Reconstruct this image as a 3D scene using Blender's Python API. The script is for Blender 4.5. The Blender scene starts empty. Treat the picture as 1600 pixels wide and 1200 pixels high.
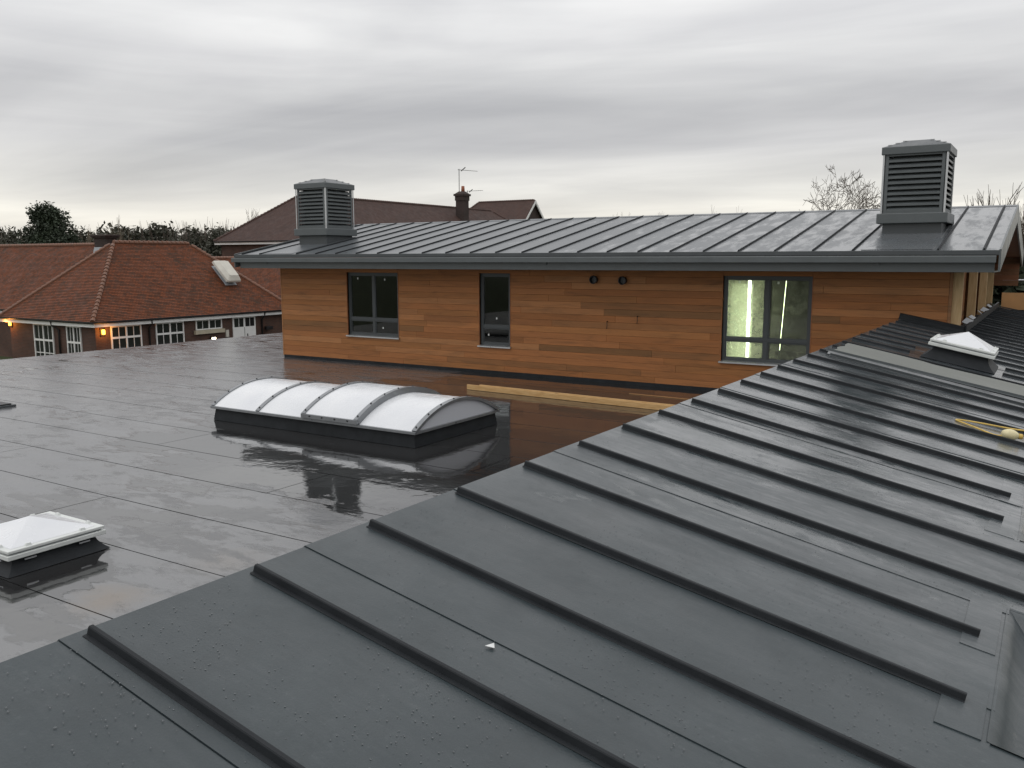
import bpy, math, random
import numpy as np
from mathutils import Matrix, Vector

random.seed(11)
rng = np.random.default_rng(5)
scene = bpy.context.scene
COL = scene.collection
R = math.radians
FLOOR = 0.0            # level of the flat roof
GROUND = -3.4

# ------------------------------------------------------------------ camera
cam_data = bpy.data.cameras.new('camera')
cam = bpy.data.objects.new('camera', cam_data)
COL.objects.link(cam)
cam_data.sensor_width = 36.0
cam_data.lens = 30.606
cam_data.clip_start = 0.05
cam_data.clip_end = 3000
yaw, pitch, roll = 0.5579, 0.1428, -0.0019
rot = Matrix.Rotation(yaw, 3, 'Z') @ Matrix.Rotation(math.pi / 2 - pitch, 3, 'X') @ Matrix.Rotation(roll, 3, 'Z')
cam.matrix_world = Matrix.Translation((0, 0, 2.6)) @ rot.to_4x4()
scene.camera = cam

# ------------------------------------------------------------------ view, world, sun
scene.view_settings.view_transform = 'Standard'
scene.view_settings.look = 'None'
scene.view_settings.exposure = 0.0
scene.view_settings.gamma = 1.0
scene.cycles.use_denoising = True
scene.cycles.max_bounces = 6
scene.cycles.glossy_bounces = 4
scene.cycles.transmission_bounces = 5
scene.cycles.transparent_max_bounces = 8
scene.cycles.sample_clamp_indirect = 6.0

SUN_EL, SUN_AZ = R(60), R(205)      # azimuth clockwise from +Y
world = bpy.data.worlds.new('World')
scene.world = world
world.use_nodes = True
wn, wl = world.node_tree.nodes, world.node_tree.links
wn.clear()


def wnode(t, **kw):
    n = wn.new(t)
    for k, v in kw.items():
        setattr(n, k, v)
    return n


def wmath(op, a, b=None, clamp=False):
    n = wn.new('ShaderNodeMath')
    n.operation = op
    n.use_clamp = clamp
    for i, v in enumerate((a, b)):
        if v is None:
            continue
        if isinstance(v, (int, float)):
            n.inputs[i].default_value = v
        else:
            wl.new(v, n.inputs[i])
    return n.outputs[0]


tc = wnode('ShaderNodeTexCoord')
sep = wnode('ShaderNodeSeparateXYZ')
wl.new(tc.outputs['Generated'], sep.inputs[0])
den = wmath('ADD', wmath('MAXIMUM', sep.outputs[2], 0.0), 0.11)
comb = wnode('ShaderNodeCombineXYZ')
wl.new(wmath('DIVIDE', sep.outputs[0], den), comb.inputs[0])
wl.new(wmath('DIVIDE', sep.outputs[1], den), comb.inputs[1])
mapn = wnode('ShaderNodeMapping')
mapn.inputs['Location'].default_value = (1.7, 0.6, 0.0)
mapn.inputs['Rotation'].default_value = (0, 0, R(-30))
mapn.inputs['Scale'].default_value = (0.32, 0.8, 1)
wl.new(comb.outputs[0], mapn.inputs[0])
n1 = wnode('ShaderNodeTexNoise')
n1.inputs['Scale'].default_value = 1.15
n1.inputs['Detail'].default_value = 6
n1.inputs['Roughness'].default_value = 0.5
n1.inputs['Distortion'].default_value = 0.5
wl.new(mapn.outputs[0], n1.inputs['Vector'])
cr = wnode('ShaderNodeValToRGB')
cr.color_ramp.elements[0].position = 0.30
cr.color_ramp.elements[0].color = (0.82, 0.825, 0.835, 1)
cr.color_ramp.elements[1].position = 0.72
cr.color_ramp.elements[1].color = (1.18, 1.175, 1.16, 1)
wl.new(n1.outputs['Fac'], cr.inputs[0])
er = wnode('ShaderNodeValToRGB')
er.color_ramp.elements.remove(er.color_ramp.elements[1])
stops = [(0.0, (0.68, 0.645, 0.575)), (0.035, (0.73, 0.70, 0.635)), (0.075, (0.645, 0.635, 0.605)),
         (0.12, (0.500, 0.499, 0.505)), (0.17, (0.495, 0.496, 0.505)), (0.24, (0.69, 0.69, 0.695)),
         (0.45, (0.80, 0.80, 0.81)), (1.0, (1.0, 1.0, 1.02))]
for i, (p, c) in enumerate(stops):
    e = er.color_ramp.elements[0] if i == 0 else er.color_ramp.elements.new(p)
    e.position = p
    e.color = (*c, 1)
wl.new(sep.outputs[2], er.inputs[0])
mixc = wnode('ShaderNodeMixRGB', blend_type='MULTIPLY')
mixc.inputs[0].default_value = 1.0
m2 = wnode('ShaderNodeMapping')
m2.inputs['Scale'].default_value = (1.1, 1.1, 13.0)
m2.inputs['Rotation'].default_value = (R(1.2), R(-1.0), 0)
wl.new(tc.outputs['Generated'], m2.inputs[0])
n2 = wnode('ShaderNodeTexNoise')
n2.inputs['Scale'].default_value = 1.9
n2.inputs['Detail'].default_value = 5
n2.inputs['Roughness'].default_value = 0.52
n2.inputs['Distortion'].default_value = 0.35
wl.new(m2.outputs[0], n2.inputs['Vector'])
cr2 = wnode('ShaderNodeValToRGB')
cr2.color_ramp.elements[0].position = 0.32
cr2.color_ramp.elements[0].color = (0.90, 0.90, 0.91, 1)
cr2.color_ramp.elements[1].position = 0.66
cr2.color_ramp.elements[1].color = (1.08, 1.08, 1.07, 1)
wl.new(n2.outputs['Fac'], cr2.inputs[0])
mixb = wnode('ShaderNodeMixRGB', blend_type='MULTIPLY')
mixb.inputs[0].default_value = 1.0
wl.new(er.outputs[0], mixb.inputs[1])
wl.new(cr2.outputs[0], mixb.inputs[2])
wl.new(mixb.outputs[0], mixc.inputs[1])
wl.new(cr.outputs[0], mixc.inputs[2])
bg_cloud = wnode('ShaderNodeBackground')
bg_cloud.inputs[1].default_value = 1.26
wl.new(mixc.outputs[0], bg_cloud.inputs[0])
sky = wnode('ShaderNodeTexSky', sky_type='NISHITA')
sky.sun_disc = False
sky.sun_elevation = SUN_EL
sky.sun_rotation = SUN_AZ
bg_sky = wnode('ShaderNodeBackground')
bg_sky.inputs[1].default_value = 0.05
wl.new(sky.outputs[0], bg_sky.inputs[0])
mixs = wnode('ShaderNodeMixShader')
mixs.inputs[0].default_value = 0.96          # the cloud layer lets a little of the sky through
wl.new(bg_sky.outputs[0], mixs.inputs[1])
wl.new(bg_cloud.outputs[0], mixs.inputs[2])
wout = wnode('ShaderNodeOutputWorld')
wl.new(mixs.outputs[0], wout.inputs[0])

sun_data = bpy.data.lights.new('sun', 'SUN')
sun_data.energy = 0.5
sun_data.angle = R(40)
sun_data.color = (1.0, 0.97, 0.93)
sun = bpy.data.objects.new('sun', sun_data)
COL.objects.link(sun)
sdir = Vector((math.sin(SUN_AZ) * math.cos(SUN_EL), math.cos(SUN_AZ) * math.cos(SUN_EL), math.sin(SUN_EL)))
sun.rotation_euler = sdir.to_track_quat('Z', 'Y').to_euler()
sun.location = sdir * 40


# ------------------------------------------------------------------ material helpers
class Mat:
    def __init__(self, name, color=(0.5, 0.5, 0.5), rough=0.5, metal=0.0, spec=0.5):
        self.m = bpy.data.materials.new(name)
        self.m.use_nodes = True
        self.nt = self.m.node_tree
        self.b = self.nt.nodes['Principled BSDF']
        self.out = self.nt.nodes['Material Output']
        self.b.inputs['Base Color'].default_value = (*color, 1)
        self.b.inputs['Roughness'].default_value = rough
        self.b.inputs['Metallic'].default_value = metal
        self.b.inputs['Specular IOR Level'].default_value = spec

    def n(self, t, ins=None, **kw):
        nd = self.nt.nodes.new(t)
        for k, v in kw.items():
            setattr(nd, k, v)
        for k, v in (ins or {}).items():
            if hasattr(v, 'is_linked') or isinstance(v, bpy.types.NodeSocket):
                self.nt.links.new(v, nd.inputs[k])
            else:
                nd.inputs[k].default_value = v
        return nd

    def link(self, a, b):
        self.nt.links.new(a, b)

    def pos(self, scale=(1, 1, 1), rot=(0, 0, 0), loc=(0, 0, 0), obj=False):
        s = self.n('ShaderNodeTexCoord').outputs['Object'] if obj else self.n('ShaderNodeNewGeometry').outputs['Position']
        mp = self.n('ShaderNodeMapping', {'Vector': s, 'Scale': scale, 'Rotation': rot, 'Location': loc})
        return mp.outputs[0]

    def noise(self, vec, scale, detail=4, rough=0.5, dist=0.0):
        return self.n('ShaderNodeTexNoise', {'Vector': vec, 'Scale': scale, 'Detail': detail, 'Roughness': rough,
                                             'Distortion': dist}).outputs['Fac']

    def ramp(self, fac, stops):
        nd = self.n('ShaderNodeValToRGB', {'Fac': fac})
        el = nd.color_ramp.elements
        while len(el) > 1:
            el.remove(el[-1])
        for i, (p, c) in enumerate(stops):
            e = el[0] if i == 0 else el.new(p)
            e.position = p
            if isinstance(c, (int, float)):
                c = (c, c, c)
            e.color = (*c, 1)
        return nd.outputs[0]

    def math(self, op, a, b=0.0, clamp=False):
        nd = self.n('ShaderNodeMath', operation=op, use_clamp=clamp)
        for i, v in enumerate((a, b)):
            if isinstance(v, (int, float)):
                nd.inputs[i].default_value = v
            else:
                self.link(v, nd.inputs[i])
        return nd.outputs[0]

    def mix(self, fac, a, b, blend='MIX'):
        nd = self.n('ShaderNodeMixRGB', blend_type=blend)
        for i, v in enumerate((fac, a, b)):
            if isinstance(v, (int, float)):
                nd.inputs[i].default_value = v if i == 0 else (v, v, v, 1)
            elif isinstance(v, tuple):
                nd.inputs[i].default_value = (*v, 1)
            else:
                self.link(v, nd.inputs[i])
        return nd.outputs[0]

    def bump(self, h, strength=0.2, dist=0.01, prev=None):
        nd = self.n('ShaderNodeBump', {'Height': h, 'Strength': strength, 'Distance': dist})
        if prev is not None:
            self.link(prev, nd.inputs['Normal'])
        return nd.outputs[0]

    def set(self, **kw):
        names = dict(color='Base Color', rough='Roughness', normal='Normal', alpha='Alpha', emis='Emission Color',
                     estr='Emission Strength', trans='Transmission Weight', spec='Specular IOR Level', ior='IOR',
                     sub='Subsurface Weight', metal='Metallic')
        for k, v in kw.items():
            s = self.b.inputs[names[k]]
            if isinstance(v, bpy.types.NodeSocket):
                self.link(v, s)
            elif isinstance(v, tuple):
                s.default_value = (*v, 1)
            else:
                s.default_value = v
        return self


def speckled(name, color, rough, amount=0.18, scale=6, metal=0.0, spec=0.5, bump=0.05):
    """a plain paint / plastic / metal with slight mottling and rain marks"""
    m = Mat(name, color, rough, metal, spec)
    v = m.pos()
    f = m.noise(v, scale, 5, 0.6)
    lo = tuple(c * (1 - amount) for c in color)
    hi = tuple(min(1, c * (1 + amount)) for c in color)
    m.set(color=m.ramp(f, [(0.3, lo), (0.7, hi)]), rough=m.ramp(f, [(0.3, rough * 0.8), (0.7, min(1, rough * 1.25))]))
    m.set(normal=m.bump(m.noise(v, scale * 8, 3), bump, 0.01))
    return m.m


M = {}

# wet single-ply membrane of the flat roof
m = Mat('wet_flat_membrane', (0.05, 0.05, 0.05), 0.2, 0, 0.5)
v = m.pos()
sx = m.n('ShaderNodeSeparateXYZ', {'Vector': v})
dirt = m.noise(v, 0.55, 6, 0.6)
streak = m.noise(m.pos((0.5, 2.4, 1), (0, 0, R(-38))), 1.5, 7, 0.66, 0.5)
base = m.mix(dirt, (0.066, 0.068, 0.072), (0.096, 0.098, 0.102))
base = m.mix(m.ramp(streak, [(0.5, 0.0), (0.8, 0.4)]), base, (0.120, 0.115, 0.107))
# brown silt stains left by standing water
st = m.n('ShaderNodeVectorMath', {0: v, 1: (-6.05, 3.80, 0)}, operation='DISTANCE').outputs['Value']
st2 = m.n('ShaderNodeVectorMath', {0: v, 1: (-5.95, 4.85, 0)}, operation='DISTANCE').outputs['Value']
edge = m.math('MULTIPLY', m.noise(v, 4.0, 6, 0.65), 0.55)
s1 = m.ramp(m.math('ADD', st, edge), [(0.34, 0.8), (0.66, 0.0)])
s2 = m.ramp(m.math('ADD', st2, edge), [(0.32, 0.35), (0.66, 0.0)])
base = m.mix(m.math('MAXIMUM', s1, s2), base, (0.105, 0.072, 0.040))
# standing water: pooled round the barrel rooflight and along the clad wall, broken elsewhere
pn = m.noise(m.pos((0.55, 1.6, 1), (0, 0, R(-40))), 0.95, 9, 0.68, 0.25)
pool = m.n('ShaderNodeMapRange', {'Value': sx.outputs[0], 'From Min': -12.5, 'From Max': -9.5, 'To Min': -0.16, 'To Max': 0.13}).outputs[0]
pooly = m.n('ShaderNodeMapRange', {'Value': sx.outputs[1], 'From Min': 6.2, 'From Max': 8.2, 'To Min': -0.16, 'To Max': 0.06}).outputs[0]
small = m.n('ShaderNodeVectorMath', {0: v, 1: (-7.4, 3.75, 0)}, operation='DISTANCE').outputs['Value']
smallb = m.n('ShaderNodeMapRange', {'Value': small, 'From Min': 0.5, 'From Max': 1.1, 'To Min': 0.34, 'To Max': 0.0}).outputs[0]
pud = m.ramp(m.math('ADD', m.math('ADD', m.math('ADD', pn, pool), pooly), smallb), [(0.475, 0.0), (0.51, 1.0)])
unpud = m.math('SUBTRACT', 1.0, pud)
# half-dried blotches where the film has broken into beads
bn = m.noise(m.pos((0.75, 1.5, 1), (0, 0, R(-35))), 2.3, 10, 0.76, 0.15)
zone = m.noise(v, 0.33, 3, 0.5)
beads = m.math('MULTIPLY', m.ramp(m.math('ADD', bn, m.math('MULTIPLY', zone, 0.35)), [(0.695, 0.0), (0.78, 1.0)]), unpud)
fine = m.noise(v, 30, 4, 0.6)
damp = m.ramp(m.noise(m.pos((0.6, 1.5, 1), (0, 0, R(-30))), 2.2, 7, 0.7), [(0.35, 0.09), (0.65, 0.24)])
base = m.mix(m.math('MULTIPLY', pud, 0.85), base, (0.014, 0.014, 0.014))
base = m.mix(m.math('MULTIPLY', beads, 0.38), base, (0.030, 0.030, 0.031))
rough = m.mix(pud, damp, 0.05)
rough = m.mix(m.math('MULTIPLY', beads, 0.8), rough, 0.36)
nb = m.bump(m.noise(v, 1.3, 4, 0.55), 0.11, 0.05)
nb = m.bump(m.math('MULTIPLY', m.noise(m.pos((0.5, 2.2, 1), (0, 0, R(-34))), 4.5, 5, 0.6), m.math('ADD', unpud, 0.25)), 0.06, 0.02, nb)
nb = m.bump(m.math('MULTIPLY', unpud, fine), 0.16, 0.006, nb)
m.set(color=base, rough=rough, normal=nb, ior=1.65, spec=m.mix(beads, 1.0, 0.72))
M['flat'] = m.m

M['lap'] = speckled('membrane_lap_joint', (0.032, 0.033, 0.034), 0.3, 0.2, 8)

# sloping roof membrane: damp plastic sheet, with a broken film of water up-slope
m = Mat('slope_membrane', (0.05, 0.055, 0.06), 0.4, 0, 0.5)
v = m.pos()
sx = m.n('ShaderNodeSeparateXYZ', {'Vector': v})
a = m.noise(v, 1.1, 7, 0.62)
base = m.mix(m.ramp(a, [(0.3, 0.0), (0.7, 1.0)]), (0.023, 0.032, 0.036), (0.038, 0.050, 0.055))
grime = m.noise(m.pos((1.6, 0.5, 1)), 3.2, 8, 0.72, 0.5)
base = m.mix(m.ramp(grime, [(0.50, 0.0), (0.75, 0.5)]), base, (0.019, 0.025, 0.027))
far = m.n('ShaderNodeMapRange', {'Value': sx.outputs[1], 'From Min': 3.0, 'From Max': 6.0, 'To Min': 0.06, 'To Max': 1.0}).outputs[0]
sheen_smear = m.noise(m.pos((0.9, 3.6, 1)), 2.0, 9, 0.74, 0.4)
base = m.mix(m.math('MULTIPLY', m.ramp(sheen_smear, [(0.47, 0.0), (0.66, 0.85)]), far), base, (0.150, 0.155, 0.162))  # pale wet sheen put into the base colour, away from the near end
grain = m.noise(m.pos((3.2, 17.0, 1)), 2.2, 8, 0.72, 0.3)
base = m.mix(m.math('MULTIPLY', m.ramp(grain, [(0.46, 0.0), (0.64, 0.65)]), m.math('MULTIPLY', far, m.ramp(a, [(0.36, 0.15), (0.58, 1.0)]))), base, (0.190, 0.195, 0.202))  # finer pale streaks of the same sheen, also painted into the colour
spk = m.noise(v, 38, 4, 0.7)
base = m.mix(m.math('MULTIPLY', m.ramp(spk, [(0.56, 0.0), (0.70, 0.5)]), m.ramp(a, [(0.45, 0.0), (0.6, 1.0)])), base, (0.072, 0.083, 0.088))
wet = m.n('ShaderNodeMapRange', {'Value': sx.outputs[1], 'From Min': 2.5, 'From Max': 8.5, 'To Min': -0.16, 'To Max': 0.16}).outputs[0]
wn_ = m.ramp(m.math('ADD', m.noise(m.pos((1.0, 1.7, 1)), 0.9, 9, 0.70, 0.4), wet), [(0.495, 0.0), (0.545, 1.0)])
rough = m.mix(wn_, m.ramp(m.noise(v, 2.4, 7, 0.7), [(0.3, 0.26), (0.7, 0.46)]), 0.06)
nb = m.bump(m.noise(m.pos((0.7, 1.3, 1)), 1.5, 4), 0.20, 0.04)
nb = m.bump(m.noise(m.pos((0.8, 1.8, 1)), 6, 6, 0.65), 0.12, 0.012, nb)
nb = m.bump(m.noise(v, 120, 3, 0.6), 0.22, 0.003, nb)
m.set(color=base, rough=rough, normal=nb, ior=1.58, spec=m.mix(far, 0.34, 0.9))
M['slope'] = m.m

m = Mat('seam_rib_membrane', (0.02, 0.02, 0.02), 0.58, 0, 0.2)
v = m.pos()
m.set(color=m.ramp(m.noise(v, 5, 5, 0.6), [(0.3, (0.011, 0.013, 0.015)), (0.7, (0.021, 0.024, 0.027))]),
      normal=m.bump(m.noise(v, 60, 3), 0.1, 0.004))
M['rib'] = m.m

# roof of the clad building
m = Mat('upper_roof_membrane', (0.07, 0.075, 0.08), 0.35, 0, 0.5)
v = m.pos()
sx = m.n('ShaderNodeSeparateXYZ', {'Vector': v})
a = m.noise(v, 1.1, 6, 0.6)
base = m.mix(a, (0.070, 0.079, 0.086), (0.098, 0.107, 0.114))
sm = m.noise(m.pos((2.6, 0.9, 1)), 1.5, 7, 0.68, 0.2)
wt = m.n('ShaderNodeMapRange', {'Value': sx.outputs[0], 'From Min': -12, 'From Max': -1.0, 'To Min': -0.12, 'To Max': 0.09}).outputs[0]
w = m.ramp(m.math('ADD', sm, wt), [(0.48, 0.0), (0.60, 1.0)])
m.set(color=m.mix(m.math('MULTIPLY', w, 0.35), base, (0.15, 0.153, 0.158)), rough=m.mix(w, 0.34, 0.16), spec=0.5,
      normal=m.bump(m.noise(v, 3.0, 5), 0.14, 0.02))
M['upper'] = m.m

M['metal_grey'] = speckled('dark_grey_coated_metal', (0.090, 0.101, 0.104), 0.38, 0.1, 2.5, 0.0, 0.5)
M['metal_dark'] = speckled('charcoal_coated_metal', (0.058, 0.065, 0.069), 0.42, 0.12, 2.5)
M['frame'] = speckled('window_frame_grey', (0.050, 0.057, 0.060), 0.4, 0.1, 4)
M['alu'] = speckled('bare_aluminium', (0.55, 0.56, 0.57), 0.33, 0.1, 5, 0.85)
M['vault_alu'] = speckled('grey_aluminium_glazing_bar', (0.23, 0.24, 0.25), 0.34, 0.1, 6, 0.55)
M['black'] = speckled('black_plastic', (0.012, 0.012, 0.013), 0.4, 0.2, 6)
M['void'] = speckled('bare_dark_board', (0.03, 0.03, 0.03), 0.8, 0.2, 3)
M['room'] = speckled('unpainted_plasterboard', (0.13, 0.12, 0.11), 0.85, 0.2, 1.5)
M['pale_board'] = speckled('pale_insulation_board', (0.62, 0.66, 0.50), 0.7, 0.15, 3)
M['white_paint'] = speckled('white_gloss_paint', (0.72, 0.72, 0.70), 0.4, 0.06, 3)
M['white_pvc'] = speckled('white_plastic_frame', (0.58, 0.60, 0.58), 0.35, 0.07, 7)
M['grey_sheet'] = speckled('olive_grey_sheet', (0.135, 0.142, 0.128), 0.6, 0.1, 2.2)
M['cowl'] = speckled('weathered_pale_plastic', (0.50, 0.48, 0.42), 0.5, 0.12, 2)
M['lead'] = speckled('lead_flashing', (0.32, 0.34, 0.36), 0.5, 0.15, 4)
M['stone'] = speckled('stone_sill', (0.40, 0.36, 0.27), 0.8, 0.12, 3)
M['pot'] = speckled('terracotta_pot', (0.26, 0.09, 0.05), 0.8, 0.15, 4)
M['mast'] = speckled('dull_aerial_metal', (0.12, 0.12, 0.12), 0.5, 0.1, 4, 0.3)
M['asphalt'] = speckled('wet_asphalt', (0.05, 0.05, 0.05), 0.5, 0.25, 1.0)

# opal polycarbonate
m = Mat('opal_polycarbonate', (0.80, 0.81, 0.83), 0.22, 0, 0.5)
v = m.pos()
m.set(color=m.ramp(m.noise(v, 1.6, 5), [(0.3, (0.60, 0.615, 0.64)), (0.7, (0.68, 0.69, 0.70))]), trans=0.0,
      rough=m.ramp(m.noise(v, 9, 4), [(0.3, 0.14), (0.7, 0.32)]), normal=m.bump(m.noise(v, 90, 2), 0.06, 0.003), sub=0.0)
M['opal'] = m.m
m = Mat('grey_opal_end', (0.50, 0.51, 0.54), 0.35, 0, 0.5)
M['opal_end'] = m.m

# cedar boards: tone from each board, grain along the board
m = Mat('cedar_board', (0.4, 0.2, 0.1), 0.55, 0, 0.3)
oi = m.n('ShaderNodeObjectInfo')
gr = m.noise(m.pos((0.6, 6, 26), loc=(0, 0, 0)), 3.0, 8, 0.7, 0.5)
bl = m.noise(m.pos((0.6, 1, 5.0)), 1.6, 6, 0.65, 0.8)
tone = m.mix(1.0, oi.outputs['Color'], m.ramp(gr, [(0.25, 0.72), (0.5, 0.98), (0.75, 1.18)]), 'MULTIPLY')
tone = m.mix(1.0, tone, m.ramp(bl, [(0.3, (0.70, 0.74, 0.78)), (0.48, (1.0, 1.0, 1.0)), (0.7, (1.14, 1.10, 1.05))]), 'MULTIPLY')
m.set(color=tone, rough=m.ramp(gr, [(0.3, 0.5), (0.7, 0.68)]), normal=m.bump(gr, 0.10, 0.004))
M['cedar'] = m.m

m = Mat('sawn_softwood', (0.5, 0.33, 0.15), 0.6, 0, 0.3)
gr = m.noise(m.pos((1.2, 14, 14), obj=True), 3.5, 6, 0.6, 0.6)
kn = m.n('ShaderNodeTexVoronoi', {'Vector': m.pos((2.2, 5, 8), obj=True), 'Scale': 1.0}).outputs['Distance']
c = m.ramp(gr, [(0.3, (0.42, 0.235, 0.085)), (0.7, (0.60, 0.40, 0.19))])
c = m.mix(m.ramp(kn, [(0.06, 0.8), (0.14, 0.0)]), c, (0.13, 0.06, 0.025))
m.set(color=c, normal=m.bump(gr, 0.1, 0.004))
M['pine'] = m.m
m = Mat('pale_planed_timber', (0.5, 0.36, 0.2), 0.6, 0, 0.3)
gr = m.noise(m.pos((16, 16, 1.3), obj=True), 2.5, 6, 0.6, 0.4)
m.set(color=m.ramp(gr, [(0.3, (0.44, 0.29, 0.14)), (0.7, (0.60, 0.44, 0.25))]), normal=m.bump(gr, 0.1, 0.004))
M['fin'] = m.m

# glass
m = Mat('dark_glazing', (0.9, 0.95, 0.93), 0.02, 0, 0.5)
m.set(trans=1.0, ior=1.35)
M['glass'] = m.m


def dirty_glass(name, dens, seed, haze):
    m = Mat(name, (0.9, 0.95, 0.93), 0.02, 0, 0.5)
    m.set(trans=1.0, ior=1.3)
    v = m.pos((1, 1, 1), loc=(seed, 0, 0))
    big = m.noise(v, 2.3, 6, 0.7, 0.6)
    sm = m.noise(v, 11, 5, 0.75, 0.8)
    mask = m.ramp(m.math('ADD', m.math('MULTIPLY', big, 0.62), m.math('MULTIPLY', sm, 0.38)), [(dens - 0.10, haze), (dens + 0.04, haze + 0.16), (dens + 0.16, 0.85)])
    d = m.n('ShaderNodeBsdfDiffuse', {'Color': (0.55, 0.56, 0.47, 1)})
    t = m.n('ShaderNodeBsdfTranslucent', {'Color': (0.75, 0.77, 0.6, 1)})
    ds = m.n('ShaderNodeMixShader', {0: 0.6, 1: d.outputs[0], 2: t.outputs[0]})
    fin = m.n('ShaderNodeMixShader', {0: mask, 1: m.b.outputs[0], 2: ds.outputs[0]})
    m.link(fin.outputs[0], m.out.inputs[0])
    return m.m


M['glass_dirty'] = dirty_glass('plaster_spattered_glazing', 0.50, 3.1, 0.26)
M['glass_dirty2'] = dirty_glass('lightly_spattered_glazing', 0.55, 8.7, 0.12)


def emitter(name, col, s):
    m = Mat(name, (0.02, 0.02, 0.02))
    m.set(emis=col, estr=s)
    return m.m


M['tube'] = emitter('fluorescent_tube', (0.90, 1.0, 0.70), 30)
M['tube_dim'] = emitter('dim_fluorescent_tube', (0.85, 1.0, 0.55), 7)
M['orange_lamp'] = emitter('sodium_lamp_glow', (1.0, 0.36, 0.04), 9)
M['flood'] = emitter('floodlight_glow', (1.0, 0.86, 0.6), 9)


# plain clay roof tiles, laid in object space (x along the eaves, y up the slope)
def tiles(name, c1, c2, c3):
    m = Mat(name, c1, 0.7, 0, 0.18)
    v = m.pos((1, 1, 1), obj=True)
    w = m.pos()
    br = m.n('ShaderNodeTexBrick', {'Vector': v, 'Color1': (0.2, 0.2, 0.2, 1), 'Color2': (0.85, 0.85, 0.85, 1), 'Mortar': (0, 0, 0, 1), 'Scale': 1.0,
                                    'Mortar Size': 0.006, 'Bias': 0.0, 'Brick Width': 0.17, 'Row Height': 0.11})
    br.offset = 0.5
    f = m.math('ADD', m.math('MULTIPLY', br.outputs['Color'], 0.45), m.math('MULTIPLY', m.noise(w, 0.75, 7, 0.7, 0.5), 0.85))
    col = m.ramp(f, [(0.38, c3), (0.56, c1), (0.76, c2)])
    col = m.mix(br.outputs['Fac'], col, tuple(x * 0.3 for x in c3))
    m.set(color=col, rough=m.ramp(m.noise(w, 2.5, 5), [(0.3, 0.55), (0.7, 0.8)]))
    m.set(normal=m.bump(br.outputs['Fac'], -0.3, 0.01))
    return m.m


M['tile_red'] = tiles('red_clay_tiles', (0.098, 0.038, 0.020), (0.165, 0.052, 0.022), (0.058, 0.033, 0.020))
M['tile_brown'] = tiles('brown_clay_tiles', (0.086, 0.056, 0.048), (0.104, 0.064, 0.054), (0.070, 0.048, 0.043))
M['hip_tile'] = speckled('orange_ridge_tile', (0.155, 0.070, 0.040), 0.6, 0.25, 4)


def bricks(name, c1, c2, mortar):
    m = Mat(name, c1, 0.8, 0, 0.3)
    g = m.n('ShaderNodeNewGeometry')
    s = m.n('ShaderNodeSeparateXYZ', {'Vector': g.outputs['Position']})
    h = m.math('ADD', s.outputs[0], s.outputs[1])
    cb = m.n('ShaderNodeCombineXYZ', {'X': h, 'Y': s.outputs[2]})
    br = m.n('ShaderNodeTexBrick', {'Vector': cb.outputs[0], 'Color1': (*c1, 1), 'Color2': (*c2, 1), 'Mortar': (*mortar, 1), 'Scale': 1.0,
                                    'Mortar Size': 0.010, 'Brick Width': 0.225, 'Row Height': 0.075})
    col = m.mix(1.0, br.outputs['Color'], m.ramp(m.noise(g.outputs['Position'], 0.9, 5), [(0.3, 0.75), (0.7, 1.2)]), 'MULTIPLY')
    m.set(color=col, normal=m.bump(br.outputs['Fac'], -0.4, 0.008))
    return m.m


M['brick'] = bricks('red_brown_brick', (0.095, 0.042, 0.028), (0.065, 0.032, 0.024), (0.085, 0.07, 0.058))
M['brick_dark'] = bricks('sooty_brick', (0.050, 0.030, 0.026), (0.035, 0.024, 0.022), (0.05, 0.045, 0.04))

m = Mat('rough_grass', (0.05, 0.07, 0.025), 0.9, 0, 0.2)
v = m.pos()
m.set(color=m.ramp(m.noise(v, 0.12, 6, 0.6), [(0.3, (0.035, 0.05, 0.02)), (0.7, (0.065, 0.075, 0.035))]))
M['grass'] = m.m


def leafy(name, c):
    m = Mat(name, c, 0.6, 0, 0.3)
    f = m.noise(m.pos(), 0.9, 4, 0.6)
    m.set(color=m.ramp(f, [(0.3, tuple(x * 0.6 for x in c)), (0.7, tuple(x * 1.35 for x in c))]))
    return m.m


M['evergreen'] = leafy('evergreen_foliage', (0.030, 0.042, 0.024))
M['woodland'] = leafy('winter_woodland_foliage', (0.050, 0.050, 0.034))
M['hedge'] = leafy('dark_hedge_leaves', (0.022, 0.030, 0.016))
M['bark'] = speckled('winter_bark', (0.075, 0.058, 0.044), 0.85, 0.3, 3)
M['bark_pale'] = speckled('pale_winter_twigs', (0.15, 0.12, 0.085), 0.85, 0.3, 3)
m = Mat('rain_water', (1, 1, 1), 0.0, 0, 0.5)
m.set(trans=1.0, ior=1.33)
M['water'] = m.m
m = Mat('rain_drop_on_membrane', (0.085, 0.094, 0.10), 0.12, 0, 0.5)
M['drop'] = m.m
M['rope'] = speckled('yellow_polypropylene_cord', (0.55, 0.38, 0.09), 0.55, 0.15, 30)
M['float'] = speckled('cream_plastic_bottle', (0.62, 0.55, 0.33), 0.4, 0.12, 30)
M['scrap'] = speckled('white_plastic_scrap', (0.62, 0.63, 0.62), 0.45, 0.1, 60)
M['ply'] = speckled('orange_plywood', (0.36, 0.19, 0.075), 0.7, 0.15, 3)


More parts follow.
